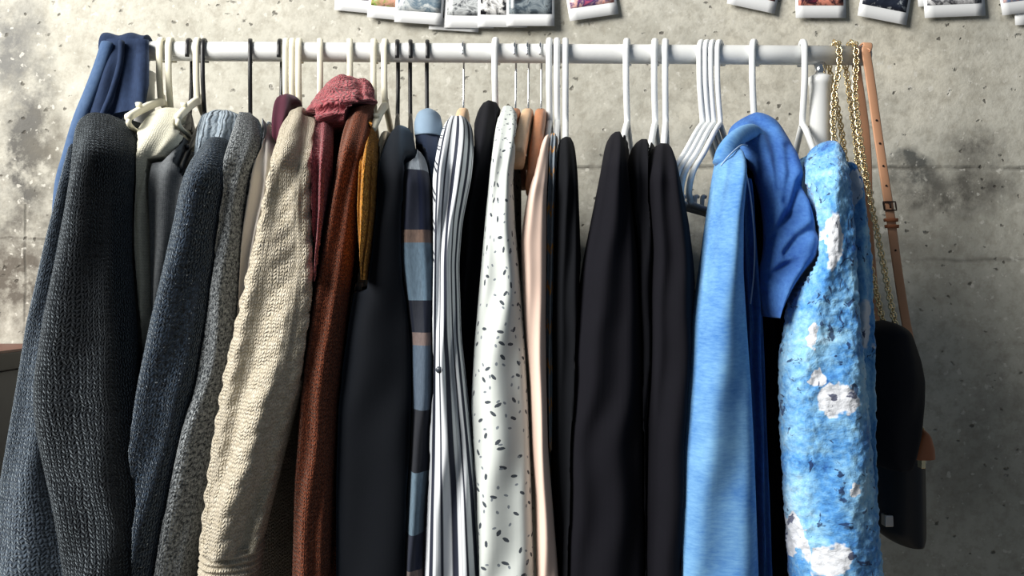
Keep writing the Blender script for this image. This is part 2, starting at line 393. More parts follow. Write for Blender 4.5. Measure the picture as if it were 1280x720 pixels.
# ------------------------------------------------------------------ hangers
MAT_CREAM = plain('cream_plastic', rgb(226,222,202), 0.4, spec=0.5)
MAT_BLACKP = plain('black_plastic', rgb(22,23,26), 0.4, spec=0.5)
MAT_WHITEP = plain('white_plastic', rgb(226,229,230), 0.35, spec=0.5)
def woodmat(name, a, b):
    m = M(name, 0.5, 0.4); P = m.map(m.tc('Object'), (14, 3, 14)); m.col(m.mix(m.noise(P, 14, 4, 0.6, 0.6), a, b)); return m.mat
MAT_WOOD1 = woodmat('pale_wood', rgb(196,158,122), rgb(224,192,158)); MAT_WOOD2 = woodmat('tan_wood', rgb(160,104,72), rgb(190,132,94))
PI = math.pi
def hanger(xp, kind, label, endx=None, stem='front', group=None, drop=0.19, half=0.20, neck=0.100, mat=None, slim=1.0):
    """hanger hooked on the rod at photo column xp; endx = world x of its near tip"""
    c = rod_at(xp); dx = 0.0 if endx is None else endx - c[0]
    sw = math.asin(max(-.75, min(.75, dx / half)))
    ex = np.array([math.cos(sw), math.sin(sw) * 0 + 0, 0.0]); ey = np.array([-math.sin(sw), math.cos(sw), 0.0]); ex = np.array([math.cos(sw), math.sin(sw), 0.0])
    def L(pts): return [c + ey * p[0] + np.array([0,0,1.0]) * p[1] for p in pts]
    names = {'cream':'plastic_hanger','black':'plastic_hanger','white':'tubular_hanger','wood':'wooden_hanger'}
    r = root(names[kind], c, label, 'hanger', group)
    s = -1 if stem == 'front' else 1
    wd = {'cream': (.0045,.0028), 'black': (.0031,.0022), 'white': (.0046,.0043), 'wood': (.0017,.0017)}[kind]
    wd = (wd[0] * slim, wd[1] * slim)
    R = RR + wd[1] + 0.0006
    arc = [(-s * R, -0.012 if kind != 'wood' else -.006)] + [(-s * R * math.cos(a), R * math.sin(a)) for a in np.linspace(0, PI, 13)]
    low = [(s * R, -0.02), (s * R * .9, -0.045), (s * R * .4, -0.075), (0, -neck + .006), (0, -neck - .004)]
    p = np.array(L(arc + low)); p = smoothpath(p, 56)
    m_ = {'cream': MAT_CREAM, 'black': MAT_BLACKP, 'white': MAT_WHITEP, 'wood': MAT_CHROME}[kind]
    v, f, u = sweep(p, ex, wd[0], wd[1], 10, power=0.8); obj('hook', v, f, m_, r)
    if kind == 'white':
        hf = half
        q = [(0,-neck),(-.035,-neck-.018),(-hf*.55,-neck-.018-(drop-neck-.018)*.5),(-hf*.88,-drop+.006),(-hf,-drop-.018),(-hf*.98,-drop-.032),(-hf*.85,-drop-.038),(0,-drop-.038)]
        q = q + [(-a, b) for a, b in reversed(q[1:-1])]
        p = np.array(L(q + q[:1])); p = smoothpath(p, 91)[:-1]
        v, f, u = sweep(p, ex, wd[0], wd[1], 10, closed=True); obj('frame', v, f, m_, r)
        for sg in (-1, 1):           # strap notch pegs
            p = np.array(L([(sg*hf*.62,-drop-.038),(sg*hf*.60,-drop-.024),(sg*hf*.52,-drop-.022)])); v, f, u = sweep(smoothpath(p, 8), ex, .003, .003, 8); obj('strap_hook', v, f, m_, r)
    elif kind == 'wood':
        for sg in (-1, 1):
            n = 14; t = np.linspace(0, 1, n)
            q = np.array([(sg * half * a, -neck - (drop - neck) * a ** 1.25) for a in t])
            p = np.array(L(q)); v, f, u = sweep(p, ex, .0085 - .0005 * t, .0150 - .003 * t, 12, power=0.55); obj('arm', v, f, mat or MAT_WOOD1, r)
        if drop < 0.2:
            p = np.array(L([(-half*.9,-drop+.02),(half*.9,-drop+.02)])); v, f, u = sweep(p, ex, .004, .004, 10); obj('bar', v, f, mat or MAT_WOOD1, r)
    else:
        for sg in (-1, 1):
            n = 16; t = np.linspace(0, 1, n)
            q = np.array([(sg * half * a, -neck - .002 - (drop - neck) * a ** 1.15) for a in t])
            v, f, u = sweep(np.array(L(q)), ex, wd[0], .006 - .0015 * t + (.008 * np.exp(-(t / .12) ** 2) if kind == 'black' else 0), 10, power=0.6); arm = obj('arm', v, f, m_, r)
            k = np.array(L([(sg*half*.72,-neck-(drop-neck)*.68+.009),(sg*half*.70,-neck-(drop-neck)*.66+.003)]))
            v, f, u = sweep(k, ex, wd[0], .003, 8); nb = obj('notch', v, f, m_, r); nb.parent = arm
        p = np.array(L([(-half*.97,-drop),(-half*.9,-drop-.012),(0,-drop-.014),(half*.9,-drop-.012),(half*.97,-drop)])); v, f, u = sweep(smoothpath(p, 20), ex, wd[0]*.8, .003, 8); obj('bar', v, f, m_, r)
    return r

# ------------------------------------------------------------------ garments
def prof(rows, n):
    rows = sorted(rows); a = np.array(rows, float)
    yy = np.linspace(a[0, 0], a[-1, 0], n)
    xl = np.interp(yy, a[:, 0], a[:, 1]); xr = np.interp(yy, a[:, 0], a[:, 2])
    k = max(1, n // 28)
    ker = np.hanning(2 * k + 3)[1:-1]; ker /= ker.sum(); pad = len(ker) // 2
    sm = lambda z: np.convolve(np.pad(z, pad, mode='reflect', reflect_type='odd'), ker, 'valid')
    return yy, sm(xl), sm(xr)
def tube(rows, Yt, Yn, T=70, rd=0.04, n=110, m=48, fold=0.25, nf=3, seed=0, lump=None, dome=10, wob=0.0):
    """cloth tube seen between the given photo columns; hangs at depth Yn after coming forward from Yt"""
    yy, xl, xr = prof(rows, n)
    rings = np.zeros((n, m, 3)); th = PI / 2 + 2 * PI * np.arange(m) / m      # back, left, front, right
    for i in range(n):
        e = min(1.0, (yy[i] - yy[0]) / T); e = math.sin(e * PI / 2)
        Yc = Yt + (Yn - Yt) * e
        k = min(1.0, (yy[i] - yy[0]) / dome); k = math.sqrt(max(0.0, 1 - (1 - k) ** 2)) * .96 + .04
        A, B = px(xl[i], yy[i], Yc), px(xr[i], yy[i], Yc); cx = (A[0] + B[0]) / 2; hw = max(.0008, (B[0] - A[0]) / 2) * k
        r = rd * k
        for j in range(m):
            c, s = math.cos(th[j]), math.sin(th[j])
            c2 = math.copysign(abs(c) ** .9, c)
            ph = seed * 2.3 + yy[i] * 0.006 + 0.9 * fn(seed, yy[i] * .01, 0, 1.0)
            w = 1 + fold * math.sin(nf * th[j] * 2 + ph * 2) * (0.35 + 0.65 * e) * max(0.0, 1 - abs(c) ** 4)
            g = 1 + wob * fn(th[j] * 1.2 + seed * 7, yy[i] * .03, seed, 1.0)
            rings[i, j] = (cx + hw * c2 * g, Yc - (-r) * s * w * g, A[2])
    if lump is not None:
        lump(rings, yy, th)
    return rings
def body_rings(X0, zt, cen, hem, hwn=.05, hws=.19, th_=.012, n=44, m=40, Yn=-.2, shoulder=.085, wfun=None, sq=1.0):
    """flattened body between near and far sleeves; cen(z) = world x of the near sleeve centre"""
    zz = np.concatenate([np.linspace(zt, zt - shoulder, 12), np.linspace(zt - shoulder, hem, n - 11)[1:]])
    rings = np.zeros((len(zz), m, 3)); t = PI / 2 + 2 * PI * np.arange(m) / m
    for i, z in enumerate(zz):
        e = min(1.0, (zt - z) / shoulder); hw = hwn + (hws - hwn) * e
        k = (cen(z) - X0) / Yn                                # shear following the sleeve
        tt = min(th_ * (0.35 + .65 * e) * (1 + .25 * min(1, (zt - z) / .5)), wfun(z) if wfun else 1)
        for j in range(m):
            y = hw * math.sin(t[j]) ; x = tt * math.copysign(abs(math.cos(t[j])) ** .6, math.cos(t[j]))
            x *= 1 + .35 * math.sin(y * 90 + X0 * 50 + z * 3)
            rings[i, j] = (X0 + k * min(y, 0) + x, y, z)
    return rings
ROOTX = {}
def garment(name, label, cat, hookx, rows, mat, Yn=-.20, Yt=-.05, T=70, rd=.04, hem=.76, bodymat=None, th_=.007, fold=.25, nf=3,
            seed=0, neck=None, lump=None, n=110, m=48, far=True, group='clothes hanging on the rack', hws=None, dome=10, wob=0.0, sleeve='sleeve'):
    X0 = rod_at(hookx)[0]; c = rod_at(hookx)
    r = root(name, (X0, 0, hem), label, cat, group)
    R = tube(rows, Yt, Yn, T, rd, n, m, fold, nf, seed, lump, dome=dome, wob=wob)
    v, f, u = loft(R); sl = obj(sleeve, v, f, mat, r, uv=u)
    zc = R.mean(1); zs, xs, ws = zc[:, 2][::-1], zc[:, 0][::-1], ((R[:, :, 0].max(1) - R[:, :, 0].min(1)) / 2)[::-1]
    cen = lambda z: float(np.interp(z, zs, xs)); wf = lambda z: max(.003, float(np.interp(z, zs, ws)) * .8)
    zt = min(zc[0, 2] - .004, c[2] - .10) if neck is None else c[2] - neck
    hw_ = (abs(Yn) - .012) if hws is None else hws
    B = body_rings(X0, zt, cen, hem, hwn=max(.03, abs(Yt)), hws=hw_, th_=th_, Yn=Yn, wfun=wf)
    v, f, u = loft(B); bd = obj('body', v, f, bodymat or mat, r, uv=u)
    if far:
        R2 = R[::3, ::3].copy(); R2[:, :, 1] = np.minimum(-R2[:, :, 1], WALLY - .02); cx2 = R2[:, :, 0].mean(1, keepdims=True); hw2 = np.maximum(R2[:, :, 0].max(1) - cx2[:, 0], 1e-4)[:, None]
        R2[:, :, 0] = X0 + (R2[:, :, 0] - cx2) * np.minimum(1, .008 / hw2)
        v, f, u = loft(R2[:, ::-1]); obj(sleeve, v, f, mat, r, uv=u)
    ends = float(np.interp(c[2] - .17, zs, xs))
    ROOTX[r.name] = hookx
    return r, sl, bd, ends, R

# --- cloth materials
K_CHAR_LIT = knit('charcoal_lit_knit', rgb(30,36,46), rgb(82,94,108), .0065, .0055, 1.0, .35, (.75,.88,1), 170)  # lighter copy for the left panel, side light painted into its colour
K_CHAR_SHADE = knit('charcoal_shaded_knit', rgb(6,7,9), rgb(17,21,27), .0065, .0055, 1.0, .25, (.75,.88,1), 170)  # near-black copy of the same yarn, shading painted into the colour
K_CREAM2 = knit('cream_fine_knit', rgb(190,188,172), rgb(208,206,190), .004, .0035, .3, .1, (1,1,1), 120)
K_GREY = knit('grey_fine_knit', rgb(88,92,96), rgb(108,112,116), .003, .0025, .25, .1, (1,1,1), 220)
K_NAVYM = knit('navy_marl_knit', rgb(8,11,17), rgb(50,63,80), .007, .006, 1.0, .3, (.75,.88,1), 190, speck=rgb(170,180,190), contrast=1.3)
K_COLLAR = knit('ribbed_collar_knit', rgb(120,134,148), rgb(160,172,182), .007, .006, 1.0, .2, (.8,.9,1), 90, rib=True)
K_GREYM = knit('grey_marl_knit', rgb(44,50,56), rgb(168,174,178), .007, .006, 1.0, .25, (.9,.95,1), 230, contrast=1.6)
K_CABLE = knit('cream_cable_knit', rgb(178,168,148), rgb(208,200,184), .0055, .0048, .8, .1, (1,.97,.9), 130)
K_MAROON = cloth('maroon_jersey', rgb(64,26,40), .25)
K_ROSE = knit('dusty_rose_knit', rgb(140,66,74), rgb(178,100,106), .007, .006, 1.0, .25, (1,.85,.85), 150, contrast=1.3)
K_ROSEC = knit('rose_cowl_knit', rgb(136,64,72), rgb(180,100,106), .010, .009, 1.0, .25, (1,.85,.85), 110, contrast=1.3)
K_ROSE_SHADE = knit('rose_shaded_knit', rgb(84,36,46), rgb(104,48,58), .007, .006, 1.0, .1, (1,.85,.85), 150)  # darker copy of the rose yarn, the sleeve's shade put into its colour
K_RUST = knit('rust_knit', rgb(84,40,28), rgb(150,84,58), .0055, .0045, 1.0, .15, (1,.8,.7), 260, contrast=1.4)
K_MUST = knit('mustard_knit', rgb(172,108,36), rgb(222,158,66), .006, .008, 1.0, .15, (1,.9,.7), 160, contrast=1.3)
C_NAVY = cloth('navy_jersey', rgb(9,12,18), .2, .12, (.4,.65,1)); C_BLACK = cloth('black_jersey', rgb(14,15,21), .2, .0)
C_BLACK2 = cloth('soft_black_cotton', rgb(15,15,22), .2, .0); C_BLACK3 = cloth('black_viscose', rgb(13,15,20), .2, .0)
C_BEIGE = cloth('beige_cotton', rgb(160,150,132), .15); C_BLUSH = cloth('blush_crepe', rgb(228,202,188), .07, .05, (1,.9,.9), bump=.1)
C_PALE = cloth('pale_cotton', rgb(206,200,194), .07); C_DKNAVY = cloth('dark_denim_cotton', rgb(28,38,58), .25, .1)
C_LBLUE = cloth('light_blue_denim', rgb(120,140,160), .2, .05)
def stripes(name, base, lines, dash=False):
    m = M(name, .85, .2); uv = m.tc('UV'); s = m.sep(uv)
    x = m.math('ADD', s[0], m.math('MULTIPLY', m.math('SUBTRACT', m.noise(m.map(uv, (1,.15,1)), 14, 2), .5), .004))
    k = None
    for per, lo, hi in lines:
        b = band(m, x, per, lo, hi, .05); k = b if k is None else m.math('MAXIMUM', k, b)
    c = m.mix(k, base, rgb(38,42,56))
    if dash:                   # the turned front edge, where the cloth runs on the bias
        d = m.math('ADD', m.math('MULTIPLY', s[1], 1.0), m.math('MULTIPLY', s[0], -.5))
        b2 = m.math('MAXIMUM', band(m, d, .036, .30, .42, .03), band(m, d, .036, .52, .66, .03))
        zone = m.math('MULTIPLY', m.math('LESS_THAN', s[0], .032), m.math('LESS_THAN', s[1], .30))
        c = m.mix(zone, c, m.mix(b2, base, rgb(38,42,56)))
    m.col(c); m.bump(m.noise(uv, 900, 1), .1, .001); return m.mat
C_STRIPE = stripes('white_striped_cotton', rgb(205,210,216), [(.030, .06, .36), (.030, .48, .54), (.030, .66, .82)], True)
C_BSTRIPE = stripes('pale_blue_striped_cotton', rgb(176,188,198), [(.010, .2, .45)])
def plaid():
    m = M('plaid_flannel', .95, .1); uv = m.tc('UV'); s = m.sep(uv); P = .158
    u = s[0]; fr = m.math('FRACT', m.math('DIVIDE', s[1], .66))
    st = [(0, (165,175,185)), (.06, (22,28,48)), (.138, (126,104,92)), (.153, (104,128,148)), (.222, (24,28,40)), (.262, (120,104,100)), (.276, (82,98,116)), (.355, (14,16,24)), (.43, (104,128,146)), (.505, (30,36,54)), (.548, (120,106,102)), (.58, (90,110,130))]
    row = m.ramp(fr, [(a / .66, rgb(*b)) for a, b in st], 'CONSTANT')
    dk = band(m, u, .085, .62, .98, .04); lt = band(m, u, .085, .30, .58, .04)
    c = m.mix(m.math('MULTIPLY', dk, .55), row, rgb(22,26,38)); c = m.mix(m.math('MULTIPLY', lt, .05), c, rgb(176,178,180))
    c = m.mix(m.math('MULTIPLY', m.noise(m.map(uv, (1,.25,1)), 420, 3, .7), .75), c, rgb(22,26,36))
    m.col(c); m.sheen(.1); return m.mat
C_PLAID = plaid()
def leafprint():
    m = M('white_leaf_print', .8, .2); uv = m.tc('UV'); c = rgb(198,204,202)
    for sc, ln, wd, off, colr, thr in ((46, .0039, .0019, 0, rgb(66,72,80), .15), (62, .0022, .0013, 5.3, rgb(120,128,136), .35)):
        p = m.map(uv, (1,1,1), (off, off * .7, 0))
        vo = m.voro(p, sc, rand=.85, dims='2D')
        d = m.vec('SUBTRACT', p, vo['Position']) ; sp = m.sep(vo['Color'])
        # position output is in scaled space in some versions: rebuild from fractions
        a = m.math('MULTIPLY', sp[0], 6.283)
        q = m.sep(d); ca, sa = m.math('COSINE', a), m.math('SINE', a)
        x = m.math('ADD', m.math('MULTIPLY', q[0], ca), m.math('MULTIPLY', q[1], sa)); y = m.math('SUBTRACT', m.math('MULTIPLY', q[1], ca), m.math('MULTIPLY', q[0], sa))
        r = m.math('ADD', m.math('POWER', m.math('ABSOLUTE', m.math('DIVIDE', x, ln)), 2.0), m.math('POWER', m.math('ABSOLUTE', m.math('DIVIDE', y, wd)), 2.0))
        r = m.math('ADD', r, m.math('MULTIPLY', m.math('SUBTRACT', m.noise(uv, 500, 1), .5), .8))
        k = m.math('MULTIPLY', m.math('LESS_THAN', r, 1.0), m.math('GREATER_THAN', sp[1], thr))
        c = m.mix(k, c, colr)
    m.col(c); m.bump(m.noise(uv, 30, 2), .15, .004); return m.mat
C_LEAF = leafprint()
def mustprint():
    m = M('grey_blue_mustard_print', .85, .2); uv = m.tc('UV'); s = m.sep(uv)
    d = m.math('ADD', s[1], m.math('MULTIPLY', m.math('PINGPONG', s[0], .009), 1.3))
    k = m.math('MULTIPLY', band(m, d, .048, .15, .40, .06), m.ramp(m.noise(uv, 160, 2), [(.40, 0.0), (.5, 1.0)]))
    c = m.mix(m.noise(uv, 140, 2), rgb(92,102,114), rgb(132,142,150)); m.col(m.mix(k, c, rgb(190,134,60))); return m.mat
C_MPRINT = mustprint()
def denim(name, a, b, streak=(60, 600), wash=(.35,.7)):
    m = M(name, .9, .15); uv = m.tc('UV')
    st = m.noise(m.map(uv, (streak[0] / 100, streak[1] / 100, 1)), 100, 3, .7); big = m.noise(uv, 14, 3, .6)
    fm = m.math('ADD', m.math('MULTIPLY', st, .38), m.math('MULTIPLY', big, .62))
    m.col(m.ramp(fm, [(wash[0], a), (wash[1], b)])); m.bump(st, .15, .001); m.sheen(.08, (.7,.85,1)); return m.mat
D_SLEEVE = denim('chambray', rgb(52,106,176), rgb(128,178,218), (90, 330), (.3,.7))
D_HOOD = denim('indigo_hood', rgb(38,74,146), rgb(84,134,196), (200, 200), (.3,.75))
D_JEAN = denim('dark_jean', rgb(20,30,50), rgb(42,58,88), (300, 120), (.3,.75))
D_JEANL = denim('jean_edge', rgb(48,70,104), rgb(84,106,138), (300, 120), (.3,.75))
D_LINE_SHADE = cloth('navy_lining_and_shade', rgb(11,14,26), .2, .0); STITCH = plain('pale_thread', rgb(150,176,206), .8); SEAMT = plain('dark_thread', rgb(40,72,130), .8)  # lining navy, also used as painted shade inside the hood
def fleece():
    m = M('blue_fleece', .95, .05); uv = m.tc('UV'); big = m.noise(uv, 9, 3, .6, .6); fine = m.noise(uv, 120, 3, .7)
    c = m.ramp(m.math('ADD', m.math('MULTIPLY', big, .72), m.math('MULTIPLY', fine, .28)), [(.35, rgb(40,88,162)), (.43, rgb(84,146,208)), (.54, rgb(142,194,230)), (.66, rgb(190,220,240))])
    # white snowy patches of the print, placed on the cloth (object space of the robe)
    P = m.tc('Object'); P = m.vec('ADD', P, m.vec('MULTIPLY', m.vec('SUBTRACT', m.noise(P, 28, 3, .6, out='Color'), (.5,.5,.5)), (.050,.050,.050))); q = m.sep(P)
    o0 = (float(rod_at(1003)[0]), 0.0, .76); k = None
    for xp, yp, rx, ry, Y in ((1040,300,15,38,-.25), (1050,500,30,20,-.25), (1022,472,12,16,-.25), (1036,700,26,22,-.25), (1002,676,9,30,-.24), (1076,408,12,34,-.17), (1064,240,9,26,-.17), (1062,610,7,10,-.25), (1012,420,9,16,-.24)):
        c0 = px(xp, yp, Y); sc = F / (Y - CAMY)
        dx = m.math('MULTIPLY', m.math('SUBTRACT', q[0], float(c0[0] - o0[0])), sc / rx); dz = m.math('MULTIPLY', m.math('SUBTRACT', q[2], float(c0[2] - o0[2])), sc / ry)
        d0 = m.math('ADD', m.math('MULTIPLY', dx, dx), m.math('MULTIPLY', dz, dz)); b = m.math('MULTIPLY', m.math('SUBTRACT', 1.0, d0), 5.0, clamp=True)
        k = b if k is None else m.math('MAXIMUM', k, b)
    c = m.mix(k, c, rgb(214,218,226))
    d = m.noise(m.map(uv, (1,1,1), (2.2,1.4,0)), 46, 3, .6, 1.2); c = m.mix(m.math('MULTIPLY', m.ramp(d, [(.62, 0.0), (.65, 1.0)]), .85), c, rgb(34,44,84))
    m.col(c); m.bump(fine, .55, .004); m.sheen(.4, (.85,.93,1)); return m.mat
F_BLUE = fleece()

HY = {}
H = {}     # garment -> near shoulder x
def G(key, *a, **k):
    r = garment(*a, **k); H[key] = r[3]; HY[key] = max(.09, abs(k.get('Yn', -.20)) - .025); return r

# 1 jeans thrown over the rod end
jr = root('jeans', (RODL[0] + .03, 0, 1.1), 'dark blue denim jeans thrown over the end of the rod', 'jeans', 'clothes hanging on the rack')
def sheet(rowsL, rowsR, Yf, thick, n=60, m=28, seed=0, amp=.006):
    """draped slab of cloth: left/right columns per row, front depth function"""
    a = np.array(rowsL, float); b = np.array(rowsR, float)
    yy = np.linspace(a[0, 0], a[-1, 0], n); xl = np.interp(yy, a[:, 0], a[:, 1]); xr = np.interp(yy, b[:, 0], b[:, 1])
    R = np.zeros((n, 2 * m, 3))
    for i in range(n):
        Y = Yf(yy[i])
        for j in range(m):
            s = j / (m - 1); p = px(xl[i] + (xr[i] - xl[i]) * s, yy[i], Y)
            w = amp * (math.sin(s * 9 + seed + yy[i] * .012) + .6 * math.sin(s * 21 - yy[i] * .02 + seed)) * min(1, (yy[i] - yy[0]) / 40)
            ed = math.sqrt(max(0, 1 - abs(2 * s - 1) ** 6))
            R[i, j] = p + (0, w - thick * ed * .5, 0); R[i, 2 * m - 1 - j] = p + (0, w + thick * ed * .5, 0)
    return R
cj = rod_at(158)
def yj(y): return -.0235 - .06 * min(1, max(0, (y - 62) / 120.0)) ** .8
R = sheet([(50,133),(80,124),(150,96),(240,72),(420,60)], [(50,186),(80,187),(150,187),(240,180),(420,170)], yj, .014, seed=1.0, amp=.004)
v, f, u = loft(R); obj('leg', v, f, D_JEAN, jr, uv=u)
R = sheet([(50,133),(80,128),(150,118),(240,108),(420,100)], [(50,186),(80,187),(150,186),(240,182),(420,176)], lambda y: .0225 + .03 * min(1, max(0, (y - 62) / 120)), .012, seed=2.0, amp=.003)
v, f, u = loft(R); obj('leg', v, f, D_JEAN, jr, uv=u)
a_, b_ = px(133, 50, 0)[0], px(186, 50, 0)[0]
top = []
for t in np.linspace(-.15, PI + .15, 24):
    ring = []
    for q in range(28):
        s = q / 27; x = a_ + (b_ - a_) * s; ed = math.sqrt(max(0, 1 - abs(2 * s - 1) ** 6)); rr = .0185 + .0015 * math.sin(s * 13)
        ring.append((x, -math.cos(t) * (rr - .004), cj[2] + math.sin(t) * (rr - .004)))
    for q in range(27, -1, -1):
        s = q / 27; x = a_ + (b_ - a_) * s; rr = .024 + .002 * math.sin(s * 11 + 1)
        ring.append((x, -math.cos(t) * rr, cj[2] + math.sin(t) * rr))
    top.append(ring)
v, f, u = loft(top); obj('waist_fold', v, f, D_JEAN, jr, uv=u)
e = np.array([px(x, y, yj(y) - .010) for x, y in ((134,54),(126,80),(113,115),(99,150),(86,195),(76,235),(71,310),(65,380),(63,416))])
v, f, u = sweep(smoothpath(e, 40), (0,1,0), .006, .009, 12); obj('side_seam', v, f, D_JEANL, jr, uv=u)
e = np.array([px(x, y, yj(y) - .012) for x, y in ((152,52),(150,80),(140,115),(126,150),(112,195),(104,260),(98,340),(95,412))])
v, f, u = sweep(smoothpath(e, 40), (0,1,0), .005, .004, 10); obj('crease', v, f, D_JEAN, jr, uv=u)

# 2 charcoal chunky cardigan
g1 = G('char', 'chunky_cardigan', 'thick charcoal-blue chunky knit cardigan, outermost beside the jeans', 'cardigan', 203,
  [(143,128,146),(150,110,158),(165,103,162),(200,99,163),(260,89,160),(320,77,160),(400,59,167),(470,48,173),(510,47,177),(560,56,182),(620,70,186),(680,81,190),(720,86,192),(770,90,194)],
  K_CHAR_SHADE, Yn=-.215, Yt=-.10, rd=.05, seed=1, fold=.12, nf=2, bodymat=K_CHAR_SHADE, T=60)
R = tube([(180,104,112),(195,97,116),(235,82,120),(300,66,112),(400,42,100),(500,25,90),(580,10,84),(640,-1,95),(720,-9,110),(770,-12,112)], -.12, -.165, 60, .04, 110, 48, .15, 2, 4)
v, f, u = loft(R); obj('front_panel', v, f, K_CHAR_LIT, g1[0], uv=u)
# 3 cream sweater, 4 grey sweater
G('cream', 'fine_knit_sweater', 'cream fine knit sweater between the charcoal cardigan and a grey one', 'sweater', 214,
  [(135,202,236),(145,190,240),(158,178,236),(176,169,226),(200,163,210),(230,160,197),(265,150,192),(300,156,192),(350,157,195),(400,158,197),(460,162,196),(560,165,190)], K_CREAM2, Yn=-.165, Yt=-.04, rd=.03, seed=2, fold=.15, T=60)
G('grey', 'fine_knit_sweater', 'plain mid-grey fine knit sweater beside the cream one', 'sweater', 237,
  [(172,224,246),(185,206,248),(200,193,247),(230,188,245),(280,190,240),(340,192,232),(420,194,225),(520,190,215)], K_GREY, Yn=-.17, Yt=-.09, rd=.03, seed=3, fold=.15, T=50)
# 5 navy marl
g = G('navym', 'chunky_sweater', 'navy marled chunky sweater with pale ribbed collar', 'sweater', 256,
  [(172,274,288),(185,260,293),(200,246,294),(215,237,292),(235,230,289),(280,221,280),(340,207,271),(400,192,263),(470,178,251),(560,163,230),(640,148,214),(720,136,200),(770,130,194)], K_NAVYM, Yn=-.205, Yt=-.12, rd=.045, seed=5, fold=.14, T=60, nf=2)
R = tube([(139,266,300),(148,254,305),(165,249,303),(190,246,300),(215,246,280)], -.04, -.12, 60, .035, 50, 48, .3, 4, 6); v, f, u = loft(R); obj('collar', v, f, K_COLLAR, g[0], uv=u)
# 6 grey marl
G('greym', 'marled_sweater', 'light grey salt and pepper knit sweater beside the navy marled one', 'sweater', 313,
  [(141,306,318),(152,300,324),(170,293,326),(200,285,320),(260,270,307),(330,256,303),(400,255,297),(450,246,291),(520,226,279),(600,209,263),(720,194,240),(770,190,234)], K_GREYM, Yn=-.19, Yt=-.06, rd=.04, seed=7, fold=.14, T=70, nf=2)
# 7 shirts
G('bstr', 'striped_shirt', 'pale blue thin-striped shirt squeezed between grey and cream knits', 'shirt', 350.5,
  [(148,320,332),(180,313,334),(240,306,328),(320,300,320),(420,298,314),(560,290,306)], C_BSTRIPE, Yn=-.15, Yt=-.05, rd=.03, seed=8, th_=.005)
G('pale', 'cotton_shirt', 'off-white shirt showing as a sliver beside the cream cable sweater', 'shirt', 358.5,
  [(156,332,340),(170,322,344),(200,316,345),(250,309,342),(330,302,326),(420,298,316),(560,285,305)], C_PALE, Yn=-.17, Yt=-.05, rd=.03, seed=9, th_=.005)
G('maroon', 'maroon_top', 'deep maroon jersey top behind the cream cable sweater', 'top', 366.5,
  [(118,354,372),(126,345,377),(150,341,378),(220,343,374),(300,340,366),(420,330,360),(560,310,340)], K_MAROON, Yn=-.12, Yt=-.015, rd=.03, seed=10, th_=.005)
# 8 cable sweater with raised cables
def cable(R, yy, th):
    n, m, _ = R.shape
    for i in range(n):
        for j in range(m):
            u = j / m; w = 0
            for cu, wd in ((.30, .045), (.40, .03), (.52, .06), (.66, .04)):
                d = (u - cu) / wd
                if abs(d) < 1: w += (1 - d * d) * (.55 + .45 * abs(math.sin(yy[i] * .105 + math.copysign(1.2, d) * abs(d)))) 
            zig = .4 * abs(math.sin(yy[i] * .13)) if .2 < u < .3 else 0
            t = th[j]; R[i, j] += np.array([math.cos(t), math.sin(t), 0]) * (.0060 * w + .004 * zig)
g = G('cable', 'cable_sweater', 'cream cable knit sweater with ribbed cuff', 'sweater', 374.5,
  [(138,374,392),(150,364,398),(170,356,396),(200,348,393),(260,336,394),(330,320,397),(390,306,395),(460,290,384),(540,276,362),(620,265,342),(684,258,326)], K_CABLE, Yn=-.225, Yt=-.06, rd=.045, seed=11, fold=.22, nf=2, T=75, lump=cable, n=240, m=120)
def ribs(R, yy, th):
    for i in range(len(yy)):
        c = R[i].mean(0); R[i] = c + (R[i] - c) * (1 + .05 * math.cos((yy[i] - 676) / 8.2 * 2 * PI))
R = tube([(674,255,330),(720,251,322),(775,249,318)], -.225, -.225, 60, .042, 110, 48, .05, 2, 11, ribs, dome=3); v, f, u = loft(R); o = obj('cuff', v, f, K_CABLE, g[0], uv=u); o.parent = g[1]
# 9 rose cowl knit
def cowl(parent, paths, mat, name, ref=(0,1,0)):
    for pts, rad in paths:
        p = smoothpath(np.array([px(*q) for q in pts]), 50); rr = np.interp(np.linspace(0, 1, 50), np.linspace(0, 1, len(rad)), rad)
        rr = rr * (1 + .06 * np.sin(np.arange(50) * .55)); rr[0] *= .5; rr[-1] *= .5
        v, f, u = sweep(p, ref, rr, rr, 36); v = np.array(v)
        for q in range(len(v)): v[q] += .004 * fn(*v[q], 30) * np.array([1, 1, 1])
        obj(name, v, f, mat, parent, uv=u)
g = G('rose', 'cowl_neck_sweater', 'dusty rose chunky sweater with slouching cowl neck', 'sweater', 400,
  [(140,386,414),(160,387,416),(200,388,415),(260,391,413),(315,392,408),(338,396,405),(352,399,402)], K_ROSE, Yn=-.225, Yt=-.09, rd=.03, seed=12, bodymat=K_ROSE_SHADE, hws=.145, neck=.12)
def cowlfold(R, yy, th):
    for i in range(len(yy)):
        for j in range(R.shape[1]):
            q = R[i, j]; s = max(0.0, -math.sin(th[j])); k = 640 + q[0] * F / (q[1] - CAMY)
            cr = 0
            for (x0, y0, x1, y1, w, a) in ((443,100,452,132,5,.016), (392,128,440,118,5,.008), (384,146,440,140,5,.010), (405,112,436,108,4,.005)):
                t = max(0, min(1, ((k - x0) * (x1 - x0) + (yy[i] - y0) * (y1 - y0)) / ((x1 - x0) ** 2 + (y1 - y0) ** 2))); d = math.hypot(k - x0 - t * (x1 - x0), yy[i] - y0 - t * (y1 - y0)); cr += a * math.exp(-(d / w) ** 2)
            R[i, j, 1] += s * cr * 1.5; R[i, j] += .004 * fn(*q, 45) + .0022 * fn(*q, 110)
